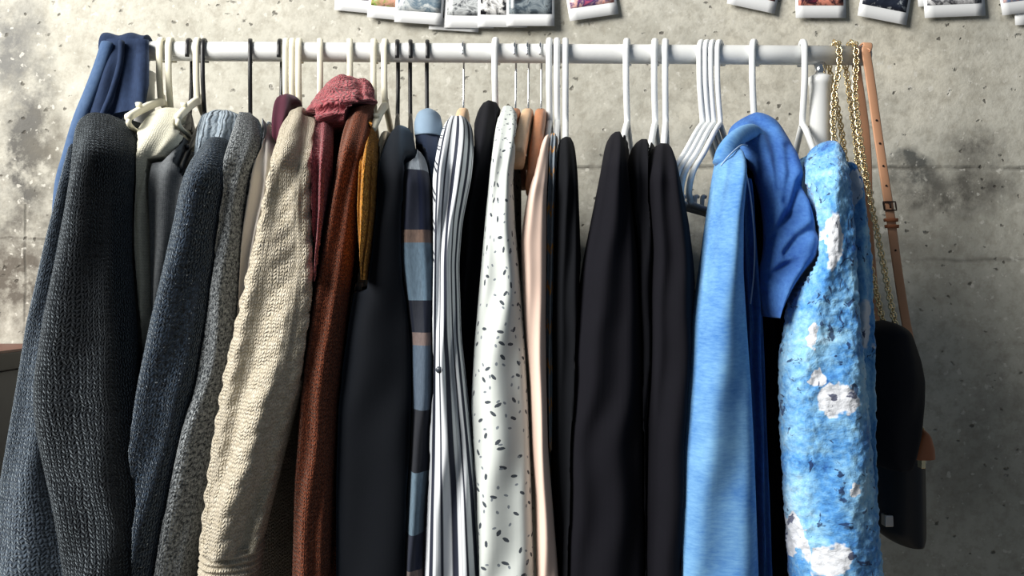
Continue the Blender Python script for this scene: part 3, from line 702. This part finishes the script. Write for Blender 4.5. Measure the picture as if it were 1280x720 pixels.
R = tube([(97,424,440),(103,414,460),(110,406,465),(120,398,468),(130,390,469),(140,383,468),(148,380,462),(156,380,440),(163,382,418),(170,386,412)], -.015, -.13, 55, .04, 80, 96, .08, 2, 3, cowlfold, dome=8); v, f, u = loft(R); obj('cowl', v, f, K_ROSEC, g[0], uv=u)
R = tube([(140,402,452),(200,406,450),(300,404,442),(420,396,432),(560,388,420)], -.05, -.08, 60, .025, 60, 40, .2, 3, 3); v, f, u = loft(R); obj('front_panel', v, f, K_ROSE_SHADE, g[0], uv=u)  # added dark tube, painted shade for the gap under the cowl
# 10 rust, mustard, beige
G('rust', 'rust_sweater', 'rust-brown knit sweater with long narrow sleeve', 'sweater', 437,
  [(128,450,466),(138,440,468),(170,429,463),(200,424,457),(260,412,449),(330,399,441),(400,389,432),(500,377,421),(600,370,416),(720,367,412),(770,365,412)], K_RUST, Yn=-.212, Yt=-.03, rd=.035, seed=13, fold=.15)
G('must', 'mustard_sweater', 'mustard yellow knit sweater showing as a narrow strip', 'sweater', 468,
  [(150,458,470),(160,455,472),(200,451,471),(260,448,469),(300,450,465),(328,453,461),(350,456,459)], K_MUST, Yn=-.228, Yt=-.10, rd=.03, seed=14, th_=.005, hws=.13)
G('beige', 'beige_top', 'beige cotton top peeking out beside the mustard sweater', 'top', 482,
  [(164,478,491),(190,471,491),(240,466,484),(330,464,478),(420,460,474)], C_BEIGE, Yn=-.17, Yt=-.09, rd=.025, seed=15, th_=.005)
# 11 navy top, denim-collared shirt, flannel
G('navy', 'navy_dress', 'long plain dark navy dress with a faint blue edge', 'dress', 497,
  [(158,498,512),(170,488,518),(200,476,522),(270,462,523),(340,448,525),(420,434,527),(500,424,529),(600,421,532),(720,421,534),(770,421,534)], C_NAVY, Yn=-.195, Yt=-.09, rd=.045, seed=16, fold=.10, nf=2)
g = G('dshirt', 'denim_shirt', 'dark denim shirt with pale blue collar', 'shirt', 534,
  [(150,522,548),(165,518,553),(200,518,555),(260,516,552),(340,520,550),(420,522,548)], C_DKNAVY, Yn=-.14, Yt=-.03, rd=.03, seed=17, fold=.1)
R = tube([(137,530,544),(142,522,550),(155,518,553),(172,518,554)], -.045, -.085, 40, .034, 40, 40, 0, 3, 3); v, f, u = loft(R); obj('collar', v, f, C_LBLUE, g[0], uv=u)
G('plaid', 'flannel_shirt', 'blue, grey and tan plaid flannel shirt beside the striped one', 'shirt', 513,
  [(186,513,524),(196,508,532),(240,504,540),(300,501,544),(330,502,547),(370,509,547),(420,515,547),(500,516,546),(560,514,542),(640,508,534),(720,507,532),(770,506,532)], C_PLAID, Yn=-.20, Yt=-.14, rd=.035, seed=18, fold=.12, nf=2, T=50)
# 12 striped
g = G('stripe', 'striped_shirt', 'white shirt with bold dark vertical stripes on a wooden hanger', 'shirt', 579,
  [(145,564,582),(153,556,590),(180,548,593),(220,541,590),(280,541,578),(330,541,574),(420,539,577),(500,536,586),(600,532,597),(720,527,606),(770,525,609)], C_STRIPE, Yn=-.205, Yt=-.06, rd=.04, seed=19, fold=.22, nf=3, m=96)
bt = plain('shirt_button', rgb(60,66,76), .3)
for yy_, xx_ in ((462,549),):
    q = px(xx_, yy_, -.25); v, f, u = sweep([q, q + (0,-.003,0)], (1,0,0), .004, .004, 14); obj('button', v, f, bt, g[0])
# 13 black, leaf print
G('black1', 'black_blouse', 'black blouse between the striped and the leaf-print shirts', 'blouse', 620,
  [(126,606,620),(138,597,628),(180,587,630),(260,575,630),(400,570,615),(520,570,612),(720,580,640),(770,580,645)], C_BLACK, Yn=-.15, Yt=-.03, rd=.035, seed=20)
G('leaf', 'leaf_print_blouse', 'white blouse printed with scattered small dark leaves', 'blouse', 644,
  [(132,630,640),(141,623,648),(170,618,648),(220,612,641),(280,606,644),(350,600,650),(430,593,656),(500,589,660),(600,590,664),(720,590,668),(770,590,670)], C_LEAF, Yn=-.21, Yt=-.04, rd=.035, seed=21, fold=.15, nf=2)
# 14 blush, print, black
G('blush', 'blush_dress', 'pale blush pink dress beside the leaf-print blouse', 'dress', 687,
  [(168,682,688),(190,672,686),(250,658,683),(300,651,683),(400,655,682),(480,662,683),(560,665,685),(620,669,690),(720,670,698),(770,670,703)], C_BLUSH, Yn=-.205, Yt=-.10, rd=.03, seed=22, fold=.10, nf=2)
G('mprint', 'print_blouse', 'grey-blue blouse with mustard print, a thin strip by the blush dress', 'blouse', 696.5,
  [(166,687,696),(200,682,695),(300,680,693),(420,680,691),(560,682,690)], C_MPRINT, Yn=-.185, Yt=-.10, rd=.025, seed=23, th_=.005)
G('black2', 'black_dress', 'black dress hanging beside the mustard print blouse', 'dress', 707,
  [(171,701,712),(180,697,718),(220,695,722),(300,693,725),(420,690,729),(560,690,734),(720,700,742),(770,702,744)], C_BLACK3, Yn=-.185, Yt=-.10, rd=.04, seed=24, fold=.1)
# 15 black trio on the white hangers
G('black3', 'black_dress', 'black dress with sharp pointed shoulder, next to the bare wall gap', 'dress', 784,
  [(165,765,773),(175,758,779),(220,750,785),(330,728,797),(420,716,802),(560,706,804),(720,702,806),(770,702,806)], C_BLACK2, Yn=-.20, Yt=-.12, rd=.04, seed=25, fold=.12, nf=3, T=50)
G('black4', 'black_dress', 'black dress in the middle of the three on white hangers', 'dress', 819,
  [(174,797,806),(188,787,812),(260,780,826),(400,776,832),(560,772,836),(720,770,838),(770,770,838)], C_BLACK, Yn=-.18, Yt=-.11, rd=.04, seed=26, fold=.12, nf=3, T=50)
G('black5', 'black_dress', 'soft black dress beside the four empty white hangers', 'dress', 832,
  [(179,820,831),(194,809,842),(230,806,850),(280,808,860),(330,810,866),(420,808,872),(560,805,878),(720,800,884),(770,800,886)], C_BLACK2, Yn=-.20, Yt=-.12, rd=.04, seed=27, fold=.12, nf=3, T=50)
# 16 hooded denim jacket
g = G('denim', 'hooded_denim_jacket', 'bright blue hooded denim jacket with washed sleeve', 'jacket', 943,
  [(184,903,916),(195,897,928),(220,892,931),(270,884,927),(340,874,927),(400,864,931),(480,856,937),(560,850,941),(640,847,944),(720,845,947),(770,845,949)], D_SLEEVE, Yn=-.215, Yt=-.15, rd=.042, seed=28, fold=.14, nf=2, bodymat=D_LINE_SHADE, T=50, neck=.17)
R = tube([(220,918,936),(300,922,942),(360,926,948),(400,930,950),(500,934,953),(620,940,957),(770,946,962)], -.14, -.15, 40, .03, 80, 40, .3, 3, 4); v, f, u = loft(R); obj('front_panel', v, f, D_HOOD, g[0], uv=u)
R = tube([(188,926,958),(260,930,968),(330,936,978),(420,938,985),(560,942,990),(770,948,1000)], -.08, -.10, 40, .03, 60, 40, .3, 4, 5); v, f, u = loft(R); obj('lining_and_shade', v, f, D_LINE_SHADE, g[0], uv=u)  # dark lining; its top rows are painted shade for the hood's hollow
CREASE = [([(938,152),(962,170),(972,200),(975,240)],7,.010), ([(1006,235),(996,268),(975,292),(950,308)],9,.022), ([(946,205),(950,250),(948,290)],10,.012),
          ([(944,348),(968,344),(992,332)],7,.016), ([(985,190),(990,220),(984,255)],6,.008), ([(1016,290),(1000,300),(985,318)],6,.010), ([(948,372),(960,362),(970,352)],5,.008)]
def hoodfold(R, yy, th):
    for i in range(len(yy)):
        for j in range(R.shape[1]):
            x, z = R[i, j, 0], R[i, j, 2]; s = max(0.0, -math.sin(th[j])); k = 640 + x * F / (R[i, j, 1] - CAMY); cr = 0
            for pl, w, a in CREASE:
                d = 1e9
                for (x0, y0), (x1, y1) in zip(pl[:-1], pl[1:]):
                    t = max(0, min(1, ((k - x0) * (x1 - x0) + (yy[i] - y0) * (y1 - y0)) / ((x1 - x0) ** 2 + (y1 - y0) ** 2))); d = min(d, math.hypot(k - x0 - t * (x1 - x0), yy[i] - y0 - t * (y1 - y0)))
                cr += a * math.exp(-(d / w) ** 2)
            R[i, j, 1] += s ** .5 * cr - .006 * s * fn(x, 1, z, 22)
R = tube([(143,930,952),(150,920,962),(162,912,974),(180,910,985),(195,926,993),(215,944,999),(250,954,1006),(280,957,1014),(305,957,1020),(322,955,1016),(340,951,1000),(358,949,986),(375,951,974),(386,954,967),(396,958,960)], -.04, -.185, 150, .05, 150, 110, .10, 2, 6, hoodfold, dome=16); v, f, u = loft(R); hd = obj('hood', v, f, D_HOOD, g[0], uv=u)
p = smoothpath(np.array([px(*q) for q in ((902,205,-.205),(908,188,-.20),(922,172,-.17),(938,166,-.13),(950,176,-.12))]), 40)
v, f, u = sweep(p, (0,1,0), .012, .011, 20, power=.8); b_ = obj('hood_band', v, f, D_SLEEVE, g[0], uv=u)
for pts in ():
    p = smoothpath(np.array([px(*q) for q in pts]), 50); v, f, u = sweep(p, (0,1,0), .0012, .0012, 6); o = obj('stitching', v, f, SEAMT, g[0]); o.parent = hd
p = smoothpath(np.array([px(*q) for q in ((901,207,-.222),(912,194,-.222),(926,182,-.20),(934,182,-.18))]), 30); v, f, u = sweep(p, (0,1,0), .001, .001, 6); o = obj('stitching', v, f, STITCH, g[0]); o.parent = b_
p = smoothpath(np.array([px(*q) for q in ((931,210,-.222),(938,245,-.205),(943,300,-.19),(942,345,-.185),(938,380,-.185))]), 40); v, f, u = sweep(p, (0,1,0), .001, .001, 6); o = obj('edge_piping', v, f, STITCH, g[0])
# 17 fleece robe
def fluff(R, yy, th):
    for i in range(R.shape[0]):
        for j in range(R.shape[1]):
            q = R[i, j]; d = .0022 * fn(*q, 85) + .0016 * fn(*(q + 3), 200)
            t = th[j]; R[i, j] = q + np.array([math.cos(t), math.sin(t), 0]) * d
g = G('robe', 'fleece_robe', 'fluffy blue fleece robe with white snowy patches', 'robe', 1003,
  [(178,1023,1036),(187,1014,1046),(210,1008,1054),(260,1009,1060),(320,1004,1065),(380,987,1069),(450,975,1077),(520,976,1083),(600,980,1090),(720,988,1101),(770,990,1105)], F_BLUE, Yn=-.21, Yt=-.12, rd=.045, seed=30, fold=.10, nf=2, lump=fluff, n=300, m=150, T=60)
R = tube([(203,1048,1058),(230,1051,1073),(300,1054,1082),(400,1060,1086),(450,1064,1086),(540,1068,1086),(650,1070,1088)], -.12, -.15, 60, .035, 150, 70, .15, 2, 8, fluff); v, f, u = loft(R); obj('front_panel', v, f, F_BLUE, g[0], uv=u)

# ------------------------------------------------------------------ all hangers
HG = 'hangers on the rack'
HL = []
def hx(xp, kind, label, endx, **k): k['stiff'] = 1; HL.append([xp, kind, label, endx, k])
def hg(xp, kind, key, label, **k):
    h = HY[key]; k.setdefault('half', h)
    if kind != 'wood' and 'drop' not in k: k['drop'] = .1 + .09 * k['half'] / .19 + .012
    HL.append([xp, kind, label, H[key], k])
hx(203, 'cream', 'cream plastic hanger with bare arm reaching into the charcoal cardigan', px(156,150,-.16)[0], group=HG, drop=.126, half=.165, neck=.072)
hg(214, 'cream', 'cream', 'cream plastic hanger carrying the cream fine knit sweater', group=HG, drop=.16)
hg(237, 'black', 'grey', 'black plastic hanger, hook opening forward, carrying the grey fine sweater', stem='back', group=HG)
hx(248, 'cream', 'cream plastic hanger squeezed against a black one beside the grey sweater', px(212,150,-.13)[0], group=HG, drop=.120, half=.135, neck=.070)
hg(256, 'black', 'navym', 'black plastic hanger carrying the navy marled sweater', group=HG)
hg(313, 'black', 'greym', 'black plastic hanger carrying the salt and pepper sweater', group=HG)
hg(350.5, 'black', 'bstr', 'black plastic hanger, hook opening forward, beside three cream hooks', stem='back', group=HG, drop=.235, neck=.14)
hg(358.5, 'cream', 'pale', 'cream plastic hanger carrying the off-white shirt', group=HG, drop=.22)
hg(366.5, 'cream', 'maroon', 'cream plastic hanger carrying the maroon top', group=HG)
hg(374.5, 'cream', 'cable', 'cream plastic hanger carrying the cream cable sweater', group=HG)
hg(400, 'cream', 'rose', 'cream plastic hanger carrying the dusty rose sweater', group=HG)
hg(437, 'cream', 'rust', 'cream plastic hanger rising behind the rose cowl, carrying the rust sweater', group=HG)
hg(468, 'cream', 'must', 'cream plastic hanger carrying the mustard sweater', group=HG)
hx(482, 'cream', 'cream plastic hanger with bare sloping arm carrying the beige top', px(462,152,-.14)[0], group=HG, drop=.14, half=.15, neck=.075)
hg(497, 'black', 'navy', 'black plastic hanger, hook opening forward, carrying the dark navy dress', stem='back', group=HG)
hg(513, 'black', 'plaid', 'black plastic hanger, hook opening forward, carrying the plaid flannel shirt', stem='back', group=HG)
hg(534, 'black', 'dshirt', 'black plastic hanger, hook opening forward, carrying the dark denim shirt', stem='back', group=HG)
hg(579, 'wood', 'stripe', 'wooden hanger with chrome hook carrying the bold striped shirt', stem='back', group=HG, drop=.17, neck=.095)
hg(620, 'white', 'black1', 'slim white hanger carrying the black blouse', group=HG)
hg(644, 'wood', 'leaf', 'tan wooden hanger with chrome hook carrying the leaf-print blouse', stem='back', group=HG, mat=MAT_WOOD2, neck=.095, drop=.17)
hx(660, 'wood', 'pale empty wooden hanger with chrome hook and square-cut arm', px(650,200,-.2)[0], stem='back', group=HG, drop=.185, half=.2, neck=.095)
hx(676, 'wood', 'tan empty wooden hanger with chrome hook and low drooping arm', px(662,235,-.2)[0], stem='back', group=HG, drop=.22, half=.2, mat=MAT_WOOD2, neck=.095)
hg(687, 'white', 'blush', 'white tubular hanger carrying the blush dress', group=HG)
hg(696.5, 'white', 'mprint', 'white tubular hanger carrying the mustard print blouse', group=HG)
hg(707, 'white', 'black2', 'white tubular hanger carrying the black dress next to the print blouse', group=HG)
hg(784, 'white', 'black3', 'white tubular hanger carrying the black dress beside the wall gap', group=HG, half=.18)
hg(819, 'white', 'black4', 'white tubular hanger carrying the middle one of three black dresses', group=HG, half=.18)
hg(832, 'white', 'black5', 'white tubular hanger carrying the soft black dress by the empty hangers', group=HG, half=.18)
EL = ['empty white hanger of the bunch of four, next to the soft black dress', 'second empty white hanger of four from the soft black dress', 'third empty white hanger of four from the soft black dress', 'empty white hanger of the bunch of four, next to the denim jacket']
for i, xp in enumerate((878, 885, 892, 900)):
    hx(xp, 'white', EL[i], px(832 + 11 * i, 230, -.16)[0], group='four empty white hangers bunched together', drop=.194, half=.175, slim=.86)
hg(943, 'white', 'denim', 'white tubular hanger carrying the hooded denim jacket', group=HG)
hg(1003, 'white', 'robe', 'white tubular hanger with bare forked neck carrying the fleece robe', group=HG, half=.16)
# neighbouring hangers may not cross: turn them until each clears the next at both tips
HL.sort(key=lambda h: h[0])
HW = {'cream': .0045, 'black': .0031, 'white': .0046, 'wood': .0085}
X_ = [rod_at(h[0])[0] for h in HL]; hf_ = [h[4].get('half', .2) for h in HL]; w_ = [HW[h[1]] * h[4].get('slim', 1) for h in HL]
t_ = [max(-.75, min(.75, (h[3] - x) / a)) for h, x, a in zip(HL, X_, hf_)]; k_ = [.25 if h[4].get('stiff') else 1.0 for h in HL]
for it in range(4000):
    worst = 0
    for a in range(len(HL) - 1):
        b = a + 1; rr_ = min(hf_[a], hf_[b]); need = w_[a] + w_[b] + .0004
        for sg in (1, -1):                       # near tip, far tip
            gap = (X_[b] + sg * t_[b] * rr_) - (X_[a] + sg * t_[a] * rr_)
            if gap < need - 1e-5:
                d = min((need - gap) / rr_, .02) * .5; worst = max(worst, need - gap); q = k_[a] + k_[b]
                t_[b] += sg * d * k_[b] / q; t_[a] -= sg * d * k_[a] / q
    if worst < 1e-4: break
for h, x, a, t in zip(HL, X_, hf_, t_):
    h[4].pop('stiff', None); o = hanger(h[0], h[1], h[2], x + t * a, **h[4]); ROOTX[o.name] = h[0]

# ------------------------------------------------------------------ bags at the rod's right end
MAT_GOLD = plain('gold_metal', (0.80,0.66,0.40), 0.25, 1.0)
MAT_TAN = plain('tan_leather', rgb(192,144,112), 0.5, var=.1); MAT_TANB = plain('brown_leather', rgb(150,92,60), 0.5, var=.12)
MAT_BAG = plain('black_suede', rgb(24,24,29), 0.8, spec=.2, var=.2); MAT_BAG2 = plain('black_leather', rgb(22,22,27), 0.45, var=.2)
MAT_HOLE = plain('punched_hole', rgb(30,18,14), .9); MAT_STEEL = plain('brushed_steel', (.5,.5,.5), .35, 1.0)
def chain(parent, pts, size=.0088):
    p = smoothpath(np.array(pts), 400); L = np.concatenate([[0], np.cumsum(np.linalg.norm(np.diff(p, axis=0), axis=1))])
    n = int(L[-1] / (size * .72)); V, Fc = [], []
    for i in range(n):
        s = (i + .5) * L[-1] / n; q = np.array([np.interp(s, L, p[:, a]) for a in range(3)]); q2 = np.array([np.interp(min(s + .002, L[-1]), L, p[:, a]) for a in range(3)]); q0 = np.array([np.interp(max(s - .002, 0), L, p[:, a]) for a in range(3)])
        t = q2 - q0; t /= np.linalg.norm(t)
        a = np.cross(t, (0, 1, 0)) if abs(t[1]) < .9 else np.cross(t, (1, 0, 0)); a /= np.linalg.norm(a); b = np.cross(t, a)
        k = (.7 if i % 2 else -.7); a2 = a * math.cos(k) + b * math.sin(k)
        nrm = np.cross(t, a2)
        ring = [q + t * size * .62 * math.cos(w) + a2 * size * .46 * math.sin(w) for w in np.linspace(0, 2 * PI, 11)[:-1]]
        v, f, u = sweep(ring, nrm, size * .14, size * .14, 5, closed=True)
        o = len(V); V += list(v); Fc += [tuple(c + o for c in ff) for ff in f]
    return V, Fc
bg1 = root('chain_strap_bag', (px(1118,480,0.0)[0], 0, px(0,570,0)[2]), 'soft black shoulder bag hung from a gold chain at the rod end', 'bag', 'bags at the rod end')
rings = tube([(400,1096,1112),(406,1084,1126),(420,1080,1134),(450,1078,1145),(475,1078,1150),(500,1080,1149),(540,1082,1144),(570,1086,1136),(580,1092,1130)], -.035, -.035, 60, .055, 60, 56, .08, 2, 2, dome=18)
v, f, u = loft(rings); obj('pouch', v, f, MAT_BAG, bg1, uv=u)
ch = rod_at(1043); cr = RR + .005
def over(xp, back_pts, front_pts):
    c = rod_at(xp); arc = [c + (0, cr * math.cos(a), cr * math.sin(a)) for a in np.linspace(0, PI, 7)]
    return back_pts + [c + (0, cr, -.02)] + arc + [c + (0, -cr, -.02)] + front_pts
v, f = chain(bg1, over(1043, [px(1092,405,-.01), px(1066,270,.012), px(1051,160,.02)], [px(1042,130,-.018), px(1044,185,-.018), px(1062,300,-.02), px(1090,405,-.03)])); obj('chain', v, f, MAT_GOLD, bg1, kind='stuff')
v, f = chain(bg1, over(1064, [px(1104,405,-.01), px(1080,290,.012), px(1070,180,.02)], [px(1069,120,-.018), px(1079,200,-.02), px(1100,310,-.025), px(1119,408,-.035)])); obj('chain', v, f, MAT_GOLD, bg1, kind='stuff')
# tan strap bag
bg2 = root('strap_bag', (px(1128,640,.06)[0], .06, px(0,695,.06)[2]), 'black box bag with buckled tan leather strap, below the soft black bag', 'bag', 'bags at the rod end')
rings = tube([(550,1095,1138),(556,1092,1144),(575,1092,1148),(620,1093,1149),(658,1095,1149),(666,1100,1148),(672,1108,1144)], .090, .090, 60, .062, 60, 56, .0, 2, 2, dome=6)
v, f, u = loft(rings); obj('pouch', v, f, MAT_BAG2, bg2, uv=u)
c = rod_at(1077); sr = RR + .003
arc = [c + (.0 + .006 * math.sin(a), sr * math.cos(a), sr * math.sin(a)) for a in np.linspace(0, PI, 9)]
front = [px(1088,100,-.016), px(1097,165,-.014), px(1106,225,-.012), px(1113,270,-.008), px(1121,330,.008), px(1131,395,.035), px(1146,480,.065), px(1140,556,.09)]
back = [px(1120,560,.15), px(1100,430,.10), px(1087,300,.05), px(1083,180,.025), c + (0, sr, -.02)]
p = smoothpath(np.array(back + arc + front), 160)
ref = np.zeros((160, 3)); ref[:] = (0, 1, 0)
tt = np.gradient(p, axis=0); tt /= np.linalg.norm(tt, axis=1)[:, None]
side = np.tile(np.array([1.0, 0.12, 0.0]), (160, 1)); 
v, f, u = sweep(p, side, .0068, .0016, 10, power=.5); st = obj('strap', v, f, MAT_TAN, bg2, uv=u)
fp = smoothpath(np.array(front), 200)
def on(y): 
    ys = 360 + (CAMZ - fp[:, 2]) * F / (fp[:, 1] - CAMY); i = int(np.argmin(abs(ys - y))); t = fp[min(i + 3, 199)] - fp[max(i - 3, 0)]; return fp[i], t / np.linalg.norm(t)
for y in (150, 180, 207, 232, 312):
    q, t = on(y); v, f, u = sweep([q + (0, -.0005, 0), q + (0, -.0023, 0)], (1,0,0), .0016, .0016, 10); o = obj('hole', v, f, MAT_HOLE, bg2); o.parent = st
q, t = on(258); x_ = np.array([1, 0, 0]); n_ = np.cross(x_, t); w_, h_ = .0088, .0062
loop = [q - x_*w_ - t*h_, q + x_*w_ - t*h_, q + x_*w_ + t*h_, q - x_*w_ + t*h_]; loop = [p_ + (0, -.003, 0) for p_ in loop]
LP = []
for i in range(4):
    for s in np.linspace(0, 1, 6)[:-1]: LP.append(loop[i] + (loop[(i + 1) % 4] - loop[i]) * s)
v, f, u = sweep(LP, n_, .0011, .0011, 8, closed=True); obj('buckle', v, f, MAT_HOLE, bg2)
v, f, u = sweep([q - t*h_*.8 + (0,-.004,0), q + t*h_*.6 + (0,-.005,0)], (1,0,0), .0012, .0012, 8); obj('buckle_pin', v, f, MAT_HOLE, bg2)
for y in (276, 283):
    q, t = on(y); pts = [q - x_*.0085 + (0,.0028,0), q - x_*.0085 + (0,-.0032,0), q + x_*.0085 + (0,-.0032,0), q + x_*.0085 + (0,.0028,0)]
    v, f, u = sweep(pts, t, .0026, .0012, 8, power=.5); obj('keeper', v, f, MAT_TANB, bg2)
p = smoothpath(np.array([px(1143,545,.0), px(1150,535,-.01), px(1160,548,-.012), px(1165,566,-.01)]), 20)
rings = tube([(534,1146,1152),(545,1140,1161),(560,1134,1166),(572,1130,1167)], -.035, -.035, 10, .022, 30, 24, 0, 2, 1, dome=8); v, f, u = loft(rings); obj('side_tab', v, f, MAT_TANB, bg1, uv=u, label='brown leather tab')
q0 = px(1154, 576, -.035); v, f = boxm(q0[0]-.003, q0[0]+.003, q0[1]-.002, q0[1]+.012, q0[2]-.011, q0[2]+.005); bevel(obj('zip_pull', v, f, MAT_GOLD, bg1, smooth=False), .001)
q0 = px(1114, 651, .049); v, f = boxm(q0[0]-.010, q0[0]+.010, q0[1]-.003, q0[1]+.014, q0[2]-.009, q0[2]+.009); bevel(obj('clasp', v, f, MAT_STEEL, bg2, smooth=False), .002)
v, f = chain(bg1, [px(1150,500,-.045), px(1148,518,-.045), px(1151,532,-.045), px(1155,545,-.04)], .006); obj('chain_end', v, f, MAT_GOLD, bg1, kind='stuff')

# ------------------------------------------------------------------ contact: crowded clothes press against each other, not through
def mesh_world(o):
    a = np.empty(len(o.data.vertices) * 3); o.data.vertices.foreach_get('co', a); return a.reshape(-1, 3) + ORG[o.name]
YG0, YST, YN = -.31, .004, 156; ZG0, ZST, ZN = .70, .006, 162
items = []                                    # (column, garment meshes, rigid meshes)
kids = {}
for o in C.objects:
    p = o.parent
    while p is not None and p.parent is not None: p = p.parent
    if p is not None and o.type == 'MESH': kids.setdefault(p.name, []).append(o)
RIG = ('plastic_hanger', 'tubular_hanger', 'wooden_hanger')
byx = {}
for nm, xp in ROOTX.items():
    e = byx.setdefault(xp, [[], [], nm])
    if nm.startswith(RIG): e[1] += kids[nm]
    else: e[0] += kids[nm]; e[2] = nm
byx[100] = [kids['jeans'], [], 'jeans']
posts = [o for o in kids['clothes_rack'] if o.name.startswith(('post', 'neck'))]
byx[180] = [[], posts[:2] if len(posts) > 1 else posts, 'post']; byx[1025] = [[], posts[2:], 'post']
items = [byx[k] for k in sorted(byx)]; NI = len(items)
def raster(objs):
    lo = np.full(YN * ZN, 9.0); hi = np.full(YN * ZN, -9.0)
    for o in objs:
        w = mesh_world(o); q = np.array([tuple(p.vertices) for p in o.data.polygons if len(p.vertices) == 4])
        if len(q) == 0: continue
        A, B_, C_, D = w[q[:, 0]], w[q[:, 1]], w[q[:, 2]], w[q[:, 3]]
        n1 = int(min(24, max(1, math.ceil(np.percentile(np.linalg.norm(B_ - A, axis=1), 97) / .0035)))); n2 = int(min(24, max(1, math.ceil(np.percentile(np.linalg.norm(D - A, axis=1), 97) / .0035))))
        for a in np.linspace(0, 1, n1 + 1):
            for b in np.linspace(0, 1, n2 + 1):
                P_ = (A * (1 - a) + B_ * a) * (1 - b) + (D * (1 - a) + C_ * a) * b
                iy = np.round((P_[:, 1] - YG0) / YST).astype(int); iz = np.round((P_[:, 2] - ZG0) / ZST).astype(int)
                k = (iy >= 0) & (iy < YN) & (iz >= 0) & (iz < ZN); c_ = iz[k] * YN + iy[k]
                np.minimum.at(lo, c_, P_[k, 0]); np.maximum.at(hi, c_, P_[k, 0])
    return lo.reshape(ZN, YN), hi.reshape(ZN, YN)
def grow(a, f):
    p = np.pad(a, 1, mode='edge'); return f.reduce([p[i:i + ZN, j:j + YN] for i in range(3) for j in range(3)])
BONUS = {'hooded_denim_jacket': .012, 'rust_sweater': .03, 'flannel_shirt': .02, 'denim_shirt': .01}
EPS = .0009
ENT = []                                      # entries: item index, rigid?, lo, hi
for n, (gm, rg, nm) in enumerate(items):
    if rg:
        lo, hi = raster(rg); ENT.append((n, True, grow(lo, np.minimum), grow(hi, np.maximum), nm))
RIGID = list(ENT)
for sweep_no in range(2):
    ENT = list(RIGID)
    for n, (gm, rg, nm) in enumerate(items):
        if gm:
            lo, hi = raster(gm); ENT.append((n, False, grow(lo, np.minimum), grow(hi, np.maximum), nm))
    LIM = {}
    pres = np.zeros((NI, ZN, YN), bool)
    for n, rigid, lo, hi, nm in ENT: pres[n] |= lo < 8
    cum = np.cumsum(pres, axis=0)
    alo = np.full((NI, ZN, YN), -9.0); ahi = np.full((NI, ZN, YN), 9.0)
    for n, rigid, lo, hi, nm in ENT:
        if not rigid: LIM[n] = (np.full((ZN, YN), -9.0), np.full((ZN, YN), 9.0))
    ycell = YG0 + YST * np.arange(YN)
    for z in range(ZN):
        order = []
        for e in ENT:
            m_ = e[2][z] < 8
            if not m_.any() and not e[1]: order.append((-9, e)); continue
            order.append((99 if e[1] else -ycell[m_].min() + BONUS.get(e[4], 0), e))
        order.sort(key=lambda t: -t[0])
        for pr, (n, rigid, lo, hi, nm) in order:
            l, h = lo[z], hi[z]; m_ = l < 8
            if not rigid:
                al, ah = alo[n, z], ahi[n, z]; bad = al > ah; mid = (al + ah) / 2
                al = np.where(bad, mid, al); ah = np.where(bad, mid, ah)
                LIM[n][0][z] = al; LIM[n][1][z] = ah
                l = np.clip(l, al, ah); h = np.clip(h, al, ah)
            if not m_.any(): continue
            c_ = cum[:, z]
            if n + 1 < NI: alo[n + 1:, z] = np.maximum(alo[n + 1:, z], np.where(m_, h + EPS * np.maximum(0, c_[n + 1:] - c_[n]), -9.0))
            if n > 0: ahi[:n, z] = np.minimum(ahi[:n, z], np.where(m_, l - EPS * np.maximum(0, c_[n] - c_[:n]), 9.0))
    for n, (gm, rg, nm) in enumerate(items):
        if n not in LIM: continue
        Lf, Hf = LIM[n]
        for o in gm:
            w = mesh_world(o); fy = (w[:, 1] - YG0) / YST; fz = (w[:, 2] - ZG0) / ZST
            y0 = np.clip(np.floor(fy).astype(int), 0, YN - 2); z0 = np.clip(np.floor(fz).astype(int), 0, ZN - 2)
            l = np.full(len(w), -9.0); h = np.full(len(w), 9.0)
            for a in (0, 1):
                for b in (0, 1): l = np.maximum(l, Lf[z0 + a, y0 + b]); h = np.minimum(h, Hf[z0 + a, y0 + b])
            mid = (l + h) / 2; bad = l > h; l = np.where(bad, mid, l); h = np.where(bad, mid, h)
            inside_ = (fz > 0) & (fz < ZN - 1) & (fy > 0) & (fy < YN - 1)
            nx = np.where(inside_, np.clip(w[:, 0], l, h), w[:, 0])
            if np.abs(nx - w[:, 0]).max() > 1e-6:
                w[:, 0] = nx; o.data.vertices.foreach_set('co', (w - ORG[o.name]).ravel()); o.data.update()
